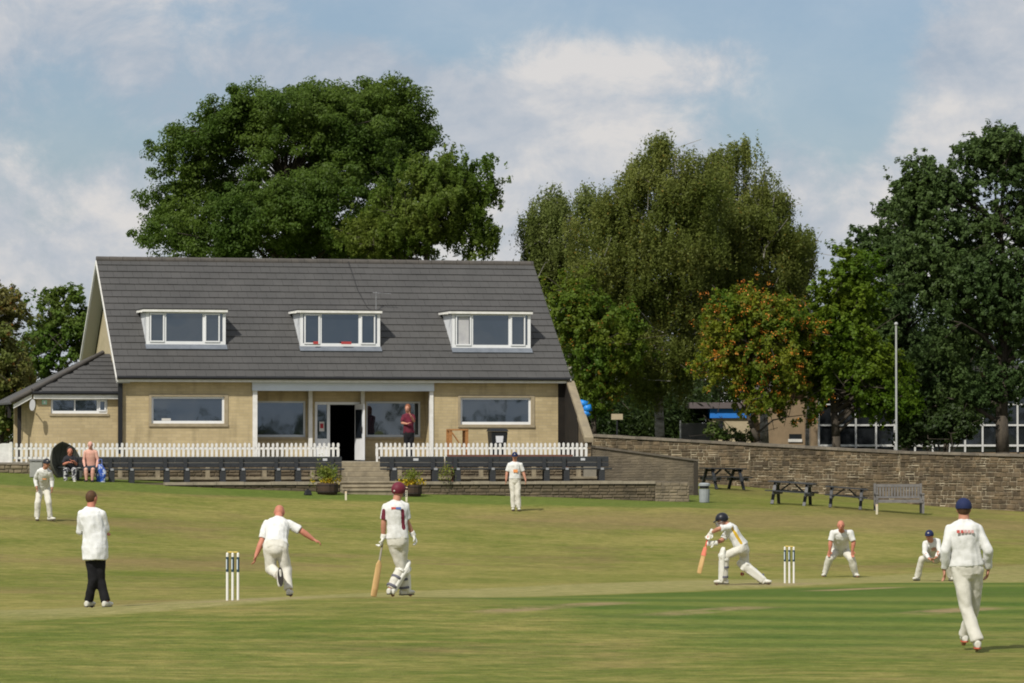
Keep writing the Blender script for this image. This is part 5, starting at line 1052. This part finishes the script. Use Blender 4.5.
m = MB(); V = Vector; m.loft([(V((0, 0, .0)), V((.14, 0, 0)), V((0, .07, 0))), (V((0, 0, .2)), V((.16, 0, 0)), V((0, .1, 0))), (V((-.02, 0, .42)), V((.15, 0, 0)), V((0, .09, 0))), (V((-.04, 0, .6)), V((.08, 0, 0)), V((0, .04, 0)))]); remesh(m, 'sack', [M('blue_pattern', (.03, .09, .42), (.5, .55, .65), 7, .7, lo=.5, hi=.56, detail=3)], r_, .014, 2, .03, 8)
m = MB(); m.tube([V((-.1, 0, .58)), V((-.08, .02, .75)), V((.02, .02, .76)), V((.03, 0, .55))], [.012] * 4); m.build('strap', BLUP, r_)
p = P(36.5, 477, 120.4); r_ = empty('storage_box', (p.x, p.y, G(p.x, p.y)), .1, 'pale grey storage box on the grass behind the leaning far left fielder', 'box')
m = MB(); m.box(-.2, .2, -.2, .2, 0, .5); m.build('body', M('box_grey', (.32, .32, .3), (.26, .26, .24), 3), r_, bevel=.02); m = MB(); m.box(-.23, .23, -.23, .23, .505, .57); m.build('lid', M('box_lid', (.2, .2, .2)), r_, bevel=.01)
# ------------------------------------------------------------------ trees
def tree(name, label, cat, tpx, d, base, lobes, mats, bark, n=20000, L_=.2, Wd=.05, clump=.5, per=60, droop=0, up=.35, trunk_r=.22, lean=0, seed=1, group=None, berries=None, limbs=40, fill=.5, trunk_top=None, air=0.0, stems=1, bough=1.0):
    rng = np.random.default_rng(seed); s = F / d; tp = P(tpx, 440, d); root = empty(name, (tp.x, d, base), 0, label, cat, group); o0 = np.array([tp.x, d, base])
    cen = []; W_ = np.array([l[2] * l[3] for l in lobes], float); W_ /= W_.sum(); nc = int(n / per)
    for (cx, cy, rx, ry, *rest), w in zip(lobes, W_):
        dd = rest[0] if rest else 0; c = np.array(P(cx, cy, d + dd)); R_ = np.array([rx, (rx + ry) / 2 * (rest[1] if len(rest) > 1 else 1), ry]) / (F / (d + dd)); R_ = np.maximum(R_ - bough * .6, R_ * .45); k = max(3, int(nc * w))
        u = rng.normal(0, 1, (k, 3)); u[:, 1] -= .25 * np.abs(rng.normal(0, 1, k)); u /= np.linalg.norm(u, axis=1)[:, None]
        r = rng.uniform(fill, 1.0, k) ** .6; r *= 1 + np.clip(rng.normal(0, .05, k), -.1, .06)
        cen.append(c + u * r[:, None] * R_)
    cen = np.concatenate(cen) - o0; cen = cen[cen[:, 2] > .25]
    if bough:
        nb = max(6, int(len(cen) / 8)); bc_ = cen[rng.choice(len(cen), nb, replace=False)]; rb = bough * rng.uniform(.65, 1.35, nb); k_ = len(cen) // nb
        ob_ = bc_ - bc_.mean(0); ob_ /= np.linalg.norm(ob_, axis=1)[:, None] + 1e-6
        dv = rng.normal(0, 1, (nb, k_, 3)) + ob_[:, None] * .55; dv[:, :, 2] += .35; dv /= np.linalg.norm(dv, axis=2)[:, :, None]
        cen2 = (bc_[:, None] + dv * rb[:, None, None] * rng.uniform(.55, 1.05, (nb, k_, 1)) * np.array([1, 1, .75])).reshape(-1, 3); cen2 = cen2[cen2[:, 2] > .3]
        nrm2 = np.repeat(dv.reshape(nb * k_, 3), 1, 0)[:len(cen2)]; cen = cen2; clump = clump * .55
    cs = clump * rng.uniform(.6, 1.35, len(cen))
    m_ = len(cen); N_ = m_ * per
    off = rng.normal(0, 1, (N_, 3)); off /= np.maximum(1, np.linalg.norm(off, axis=1) / 1.7)[:, None]; off *= np.repeat(cs, per)[:, None] * np.array([.5, .5, .36])
    if droop:   # leaves strung along hanging twigs
        tw = rng.normal(0, 1, (m_, 5, 3)) * cs[:, None, None] * .5; ix = rng.integers(0, 5, (m_, per)); off = tw[np.arange(m_)[:, None], ix].reshape(-1, 3) + rng.normal(0, .05, (N_, 3)); off[:, 2] -= rng.uniform(0, droop, N_)
    c = np.repeat(cen, per, 0) + off
    outd = c - cen.mean(0); outd /= np.linalg.norm(outd, axis=1)[:, None] + 1e-6
    cd = off / (np.linalg.norm(off, axis=1)[:, None] + 1e-6)
    nr = rng.normal(0, .5, (N_, 3)) + outd * .4 + cd * .6; nr[:, 2] += up; nr /= np.linalg.norm(nr, axis=1)[:, None]
    a = rng.normal(0, 1, (N_, 3)); a[:, 2] -= droop * 1.2; a -= (a * nr).sum(1)[:, None] * nr; a /= np.linalg.norm(a, axis=1)[:, None] + 1e-9
    b = np.cross(nr, a); sc = rng.uniform(.6, 1.3, (N_, 1)); a = a * L_ * sc / 2; b = b * Wd * sc
    v = np.stack([c - a, c + b + a * .1, c + a, c - b + a * .1], 1).reshape(-1, 3); q = np.arange(N_ * 4).reshape(-1, 4)
    np_mesh('crown', v, q, mats, root)
    if berries:
        fm = outd[::per][:, 1] < .3; bc = cen[fm]; bc = bc[rng.random(len(bc)) < berries[1]]; k = len(bc); pp = np.repeat(bc, 14, 0) + np.repeat(rng.normal(0, .25, (k, 3)), 14, 0) + rng.normal(0, .07, (k * 14, 3)) + [0, -.2, 0]
        v, q = leaves_np(pp, 1, .02, .065, .034, rng, 0); ob = np_mesh('berries', v, q, [berries[0]], root); ob['kind'] = 'stuff'
    # trunk, limbs
    tk = MB(); V = Vector; top = V((lean, .1, (trunk_top if trunk_top else float(cen[:, 2].max()) * .8)))
    ax = []
    for sidx in range(stems):
        sp = (sidx - (stems - 1) / 2) * .6; pts_ = []
        for i in range(9):
            t = i / 8; pts_.append(V((sp * t * 1.5 + top.x * t + math.sin(t * 7 + seed + sidx) * .12 * t * 2, top.y * t + math.cos(t * 5 + seed) * .1, top.z * t)))
        rs = [trunk_r * (1.35 if i == 0 else 1) * (1 - i / 8 * .8) for i in range(9)]; tk.tube(pts_, rs); ax.append((pts_, rs))
    tk.build('trunk', bark, root, True)
    lb = MB(); idx = rng.choice(len(cen), min(limbs, len(cen)), replace=False)
    for i in idx:
        e = V(cen[i]); pts_, rs = ax[int(rng.integers(0, len(ax)))]; tz = max(.12, min(.9, (e.z - .45 * math.hypot(e.x, e.y) ) / top.z)); kk = tz * 8; k0 = int(kk); st_ = pts_[k0].lerp(pts_[min(8, k0 + 1)], kk - k0); r0 = max(.03, rs[k0] * .42)
        m1 = st_.lerp(e, .4) + V((0, 0, .12 * (e - st_).length)) + V(rng.normal(0, .12, 3)); m2 = st_.lerp(e, .75) + V((0, 0, .08 * (e - st_).length)) + V(rng.normal(0, .12, 3)); lb.tube([st_, m1, m2, e], [r0, r0 * .65, r0 * .38, .015])
        for q_ in range(2):
            e2 = m2 + V(rng.normal(0, .6, 3)); lb.tube([m2, e2], [r0 * .3, .01])
    lb.build('limbs', bark, root)
    return root
GT_ = 'broadleaf trees beyond the wall'
ASH = leaf_mat('ash_leaf', (.072, .13, .017), (.115, .175, .026), .35, .45); ASHB = leaf_mat('dark_blue_ash_leaf', (.068, .118, .034), (.098, .152, .042), .35, .4); CHERRY = leaf_mat('cherry_leaf', (.105, .175, .022), (.165, .21, .034), .35, .45)
BIRL = leaf_mat('birch_leaf', (.14, .18, .034), (.195, .22, .05), .4, .45, (.3, .22, .04), .012); LIME_ = leaf_mat('maple_leaf', (.085, .16, .010), (.155, .22, .016), .5, .45); ROW = leaf_mat('rowan_leaf', (.105, .185, .016), (.22, .25, .022), .7, .45, (.38, .22, .03), .035)
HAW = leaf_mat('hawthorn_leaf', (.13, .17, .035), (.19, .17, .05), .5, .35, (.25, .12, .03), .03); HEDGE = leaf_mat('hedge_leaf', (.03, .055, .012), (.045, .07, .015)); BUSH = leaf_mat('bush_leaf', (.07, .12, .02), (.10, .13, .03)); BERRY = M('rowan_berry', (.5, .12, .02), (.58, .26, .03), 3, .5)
ROWY = leaf_mat('yellowing_leaf', (.09, .17, .018), (.17, .22, .024), .6, .45, (.34, .2, .03), .025)
tree('ash_tree', 'big dark green ash tree rising behind the left half of the pavilion roof', 'tree', 290, 162, 1.5, [(300, 150, 100, 76), (215, 205, 68, 52, 2), (178, 218, 38, 40, 1), (200, 150, 50, 56, 1), (236, 120, 46, 44), (255, 215, 75, 45, -3), (320, 205, 70, 50, -3), (178, 236, 44, 26, -2), (235, 245, 66, 20, -2), (385, 240, 66, 30, -2), (330, 250, 80, 24, 2), (395, 110, 28, 30), (345, 135, 75, 58, -1), (268, 128, 58, 42), (318, 106, 48, 22), (385, 170, 58, 66, 1), (300, 235, 110, 38), (400, 135, 40, 48, 1), (370, 110, 40, 34, 1)], [ASH], BARK, 280000, .15, .038, .8, 110, 0, .4, .4, seed=11, group=GT_, limbs=90, fill=.3, bough=1.35)
tree('cherry_tree', 'paler yellowish green tree behind the right half of the pavilion roof', 'tree', 430, 156, 1.5, [(430, 205, 58, 48), (470, 228, 30, 32), (395, 232, 60, 36), (445, 175, 32, 26), (470, 188, 14, 12, 0), (477, 176, 12, 9, 0), (482, 172, 8, 6, 0), (474, 200, 12, 14), (482, 245, 22, 16)], [CHERRY], BARK, 80000, .15, .038, .6, 90, .25, .3, .25, bough=1.0, seed=12, group=GT_, limbs=60, fill=.3)
GB_ = 'birches beyond the wall'
tree('birch_tree', 'tall olive green birch with pale trunk, middle of the group right of the pavilion', 'tree', 660, 152, .9, [(662, 215, 46, 74), (655, 160, 28, 30), (702, 190, 34, 48), (635, 200, 36, 44), (608, 245, 44, 60), (680, 225, 50, 80), (650, 340, 60, 50), (700, 330, 50, 50), (650, 290, 62, 70, 1), (620, 225, 34, 48, 1), (690, 250, 34, 66), (640, 365, 50, 44)], [BIRL], BIRCH, 190000, .115, .03, .6, 100, .75, .1, .22, seed=21, group=GB_, limbs=80, fill=.25, bough=.6)
tree('birch_tree', 'tall birch with drooping tufts at its top right, behind the rowan', 'tree', 765, 156, .9, [(738, 215, 46, 70), (725, 165, 30, 34), (766, 225, 34, 50), (748, 148, 16, 20), (778, 205, 16, 26), (790, 255, 20, 36), (715, 240, 46, 70), (750, 280, 60, 60), (735, 300, 60, 60, 1), (778, 275, 22, 40)], [BIRL], BIRCH, 150000, .115, .03, .55, 100, .8, .1, .2, seed=22, group=GB_, limbs=70, fill=.25, bough=.6)
tree('birch_tree', 'thin wispy birch with small hanging tuft, between the rowan and the maple', 'tree', 808, 158, .9, [(808, 245, 9, 22), (800, 280, 18, 36), (812, 224, 6, 10)], [BIRL], BIRCH, 9000, .14, .035, .35, 45, .8, .1, .1, seed=23, group=GB_, limbs=20, fill=.2, bough=.3)
tree('birch_tree', 'feathery grey green birch directly right of the pavilion ridge', 'tree', 568, 158, .9, [(562, 240, 32, 46), (552, 205, 22, 34), (535, 240, 20, 34), (590, 215, 22, 36), (545, 268, 20, 36), (583, 300, 42, 50)], [leaf_mat('grey_birch_leaf', (.15, .195, .045), (.19, .225, .06), .4, .4)], BIRCH, 65000, .12, .03, .45, 70, .7, .1, .13, seed=24, group=GB_, limbs=50, fill=.2, bough=.6)
tree('rowan_tree', 'yellow flecked rowan tree beside the right slope of the pavilion roof', 'tree', 592, 148.5, .9, [(588, 330, 40, 44), (572, 300, 26, 30), (612, 350, 34, 48), (595, 385, 30, 32)], [ROWY], BARK, 42000, .14, .042, .5, 70, .1, .4, .14, seed=31, group='rowans beyond the wall', limbs=40, fill=.3, berries=(BERRY, .01))
tree('rowan_tree', 'rowan tree laden with orange red berries above the tan stone building', 'tree', 768, 146.5, .95, [(742, 316, 32, 30), (748, 350, 46, 34), (720, 364, 32, 22), (768, 325, 36, 30), (772, 370, 38, 30), (764, 394, 30, 14), (804, 345, 24, 40, 1), (800, 400, 16, 24, .5)], [ROW], BARK, 48000, .14, .042, .48, 65, .1, .45, .15, lean=-1.0, seed=32, group='rowans beyond the wall', limbs=50, fill=.35, berries=(BERRY, .5), trunk_top=4.0)
tree('maple_tree', 'bright green maple tree between the rowan and the flagpole', 'tree', 836, 148, .8, [(838, 330, 44, 56), (822, 370, 40, 42), (852, 285, 30, 34), (866, 375, 46, 44), (840, 262, 16, 14), (880, 400, 36, 28)], [LIME_], BARK, 56000, .16, .048, .55, 70, .05, .55, .2, seed=33, group=GT_, limbs=50, fill=.35)
tree('maple_tree', 'dark green tree right behind the flagpole', 'tree', 905, 156, .7, [(890, 262, 32, 42), (900, 320, 52, 60), (925, 370, 50, 50), (872, 245, 16, 18), (908, 225, 34, 40), (880, 340, 40, 60), (950, 400, 50, 30)], [ASHB], BARK, 95000, .15, .042, .6, 90, .05, .45, .22, seed=34, group=GT_, limbs=60, fill=.3)
tree('ash_tree', 'tallest dark ash tree at the right edge, overhanging the white framed windows', 'tree', 1003, 150, .6, [(960, 225, 58, 62), (1010, 185, 66, 66), (935, 205, 30, 28), (1060, 240, 80, 100, 1), (985, 290, 70, 60), (930, 275, 34, 40), (1045, 330, 60, 50), (960, 345, 50, 38), (1010, 150, 30, 30), (918, 200, 28, 30), (940, 185, 34, 34), (978, 165, 40, 38), (950, 260, 50, 60), (1035, 372, 46, 36), (975, 388, 40, 26)], [ASHB], BARK, 200000, .15, .042, .7, 100, .05, .4, .3, seed=35, group=GT_, limbs=110, fill=.3)
tree('sapling', 'slim dark trunked tree in front of the white framed windows', 'tree', 945, 152, .6, [(945, 370, 34, 34), (960, 395, 26, 22), (985, 385, 30, 24)], [ASHB], BARK, 9000, .2, .06, .5, 50, .1, .4, .16, seed=36, group=GT_, limbs=20, fill=.2)
tree('hawthorn_tree', 'brownish olive hawthorn at the far left edge', 'tree', 2, 140, .5, [(0, 315, 26, 36), (-20, 350, 36, 60), (5, 370, 28, 50), (8, 410, 30, 30)], [HAW], BARK, 24000, .16, .045, .42, 50, .1, .4, .15, seed=41, group='trees left of the pavilion', limbs=40, fill=.25)
tree('hawthorn_tree', 'mid green tree between the far left edge and the pavilion gable', 'tree', 62, 150, .5, [(60, 335, 34, 40), (85, 345, 28, 52), (40, 370, 34, 44), (62, 305, 18, 12), (80, 400, 40, 40)], [leaf_mat('mid_green_leaf', (.085, .16, .018), (.13, .18, .03), .5, .4)], BARK, 34000, .15, .045, .45, 60, .1, .4, .16, seed=42, group='trees left of the pavilion', limbs=50, fill=.25)
tree('bush', 'light green bush growing on top of the wall before the blue fascia', 'bush', 727, 148, 1.0, [(726, 435, 18, 7), (714, 431, 8, 9), (745, 436, 10, 6)], [BUSH], BARK, 2600, .11, .035, .16, 40, 0, .3, .03, seed=51, limbs=14, fill=.2, trunk_top=.4, bough=0)
tree('bush', 'dark spreading bush before the white framed windows, right of the flagpole', 'bush', 938, 148, .8, [(925, 428, 26, 16), (955, 425, 24, 20), (905, 432, 14, 12)], [HEDGE], BARK, 9000, .15, .05, .3, 50, 0, .3, .05, seed=52, limbs=14, fill=.2, trunk_top=.6, bough=0)
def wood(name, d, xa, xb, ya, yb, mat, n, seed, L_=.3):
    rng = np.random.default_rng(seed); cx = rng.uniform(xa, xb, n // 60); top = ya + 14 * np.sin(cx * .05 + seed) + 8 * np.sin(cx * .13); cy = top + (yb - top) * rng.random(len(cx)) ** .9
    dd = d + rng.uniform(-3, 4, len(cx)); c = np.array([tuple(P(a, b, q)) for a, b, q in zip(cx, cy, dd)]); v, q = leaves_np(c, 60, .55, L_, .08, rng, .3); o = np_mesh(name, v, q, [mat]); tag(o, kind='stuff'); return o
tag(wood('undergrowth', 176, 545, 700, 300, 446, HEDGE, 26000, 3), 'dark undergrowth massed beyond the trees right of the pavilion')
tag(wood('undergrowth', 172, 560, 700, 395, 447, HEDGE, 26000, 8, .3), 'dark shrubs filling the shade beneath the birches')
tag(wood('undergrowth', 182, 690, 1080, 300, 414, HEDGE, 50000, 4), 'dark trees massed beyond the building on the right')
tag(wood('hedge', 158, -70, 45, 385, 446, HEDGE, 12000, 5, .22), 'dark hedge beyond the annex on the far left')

# ------------------------------------------------------------------ buildings beyond the wall
WF = M('old_white_frame', (.62, .62, .6), (.5, .5, .48), 3, .6); TAN = M('tan_stone', (.27, .2, .125), (.2, .15, .095), 1.5, .95, bump=.01, bscale=12); CREAMW = M('cream_wall', (.45, .38, .25), (.36, .3, .2), 2, .9)
def school():
    d = 166; a = P(816, 440, d); r = empty('school_building', (a.x, d, .3), 0, 'low building with long white framed window wall behind the trees at right', 'building'); s = F / d
    X = lambda px: (px - 816) / s; Z = lambda py: Zp(py, d) - .3
    m = MB(); m.box(-.2, X(1120), .3, 9, 0, Z(372)); m.box(-.2, X(1120), .08, .3, 0, Z(452.5)); m.box(-.2, X(1120), .08, .3, Z(386), Z(372)); m.build('wall', TAN, r)
    m = MB(); m.box(-.5, X(1125), -.3, 9.2, Z(372) + .002, Z(366)); m.build('roof', M('roof_deck', (.05, .048, .046)), r)
    vs = [818.8, 837.4, 855.8, 876, 894.6, 914.9, 932.7, 949, 965, 982.5, 1000, 1017.5, 1035, 1053, 1071, 1089]
    for x0, x1 in zip(vs, vs[1:]):
        m = MB(); m.box(X(x0) + .04, X(x1) - .04, .1, .14, Z(452), Z(386)); w = m.build('window', GLASS2, r)
        f = MB(); f.box(X(x0) - .035, X(x0) + .038, .0, .12, Z(452), Z(386)); f.box(X(x0) + .04, X(x1) - .037, .01, .09, Z(446.5), Z(444.5)); f.box(X(x0) + .04, X(x1) - .037, .01, .09, Z(426), Z(424.3)); f.box(X(x0) + .04, X(x1) - .037, .01, .09, Z(405), Z(403.8)); f.build('frame', WF, w)
school()
def tan_house():
    d = 170; a = P(751, 440, d); r = empty('stone_building', (a.x, d, .3), 0, 'tan stone building behind the berry laden rowan trunk', 'building'); s = F / d; X = lambda px: (px - 751) / s; Z = lambda py: Zp(py, d) - .3
    m = MB(); m.box(0, X(815), 0, 6, 0, Z(392)); m.build('wall', TAN, r); m = MB(); m.prism([(-.3, Z(392) + .003), (6.3, Z(392) + .003), (3, Z(372))], 0, -.1, X(816)); m.build('roof', TRIDGE, r)
    m = MB(); m.box(X(789), X(801.5), -.02, .1, Z(442), Z(434)); w = m.build('window', GLASS2, r); m = MB(); m.box(X(788), X(802), -.06, -.022, Z(442), Z(439)); m.build('sill', WF, w)
    m = MB(); m.cone((.04, -.07, 0), (.04, -.07, Z(393)), .05, .05); m.build('downpipe', GUTTER, r)
    d2 = 169; a2 = P(712, 440, d2); r = empty('blue_fascia_building', (a2.x, d2, .3), 0, 'flat roofed cream building with bright blue fascia behind the bush', 'building'); s2 = F / d2; X2 = lambda px: (px - 712) / s2
    m = MB(); m.box(0, X2(750.5), 0, 5, 0, Zp(418, d2) - .3); m.build('wall', CREAMW, r); m = MB(); m.box(-.1, X2(750.8), -.12, 5, Zp(418, d2) - .298, Zp(408.5, d2) - .3); m.build('fascia', M('blue_paint', (.02, .16, .55), (.03, .2, .6), 3, .5), r); m = MB(); m.box(-1.0, X2(750.9), -.3, 5.2, Zp(408.4, d2) - .3, Zp(402.5, d2) - .3); m.build('roof', M('grey_roof', (.12, .1, .1)), r)
    m = MB(); m.box(X2(716), X2(723), -.03, .01, Zp(439, d2) - .3, Zp(421, d2) - .3); m.build('window', GLASS2, r)
    a3 = P(681, 440, 160); r = empty('panel_fence', (a3.x, 160, .4), 0, 'grey corrugated panel fence behind the wall left of the bush', 'fence'); s3 = F / 160; m = MB(); w = 33 / s3; n_ = 34
    for i in range(n_): m.box(w * i / n_, w * (i + .6) / n_, -.02 if i % 2 else 0, .03, 0, Zp(423, 160) - .4)
    m.box(0, w, .031, .06, 0, Zp(424, 160) - .4); m.build('panel', M('grey_sheet', (.2, .2, .19), (.15, .15, .14), 2, .6), r); m = MB(); m.box(-.06, .0, -.05, .07, 0, Zp(423, 160) - .3); m.build('post', WF, r)
tan_house()
# blue play tube and small cream board glimpsed under the trees
p = P(583.5, 409, 147.4); r_ = empty('play_tube', (p.x, p.y, 1.2), 0, 'bright blue play tube glimpsed just right of the sloping pavilion buttress', 'play tube'); m = MB(); V = Vector; zc = p.z - 1.2
m.tube([V((-.15, 0, zc + .28)), V((.12, 0, zc + .15)), V((.18, 0, zc - .1)), V((.0, 0, zc - .25))], [.1, .16, .17, .13]); m.build('tube', M('blue_plastic', (.02, .22, .65), rough=.4), r_, True); m = MB(); m.cone((0, .15, 0), (0, .1, zc + .2), .04, .04); m.build('post', GUTTER, r_)
p = P(617, 417, 147.6); r_ = empty('notice_board', (p.x, p.y, 1.1), 0, 'small cream board under the trees right of the pavilion', 'board'); m = MB(); zc = p.z - 1.1; m.box(-.22, .22, -.02, .02, zc - .1, zc + .12); m.build('panel', CREAMW, r_); m = MB(); m.box(-.03, .03, .021, .06, 0, zc); m.build('post', BLACK, r_)
# trees far behind the viewpoint, seen only mirrored in the pavilion windows
rng = np.random.default_rng(91); xx = rng.uniform(40, 360, 500); hh = 5.2 + 1.6 * np.sin(xx * .11) + 1.1 * np.sin(xx * .37 + 1) + .6 * np.sin(xx * 1.1)
c = np.stack([xx, -260 + rng.uniform(-6, 6, 500), 1 + (hh - 1) * rng.random(500) ** .6], 1); v, q = leaves_np(c, 22, .9, 1.1, .6, rng, .2); o = np_mesh('distant_trees', v, q, [HEDGE]); tag(o, 'distant line of dark trees across the far side of the ground', None, None, 'stuff')
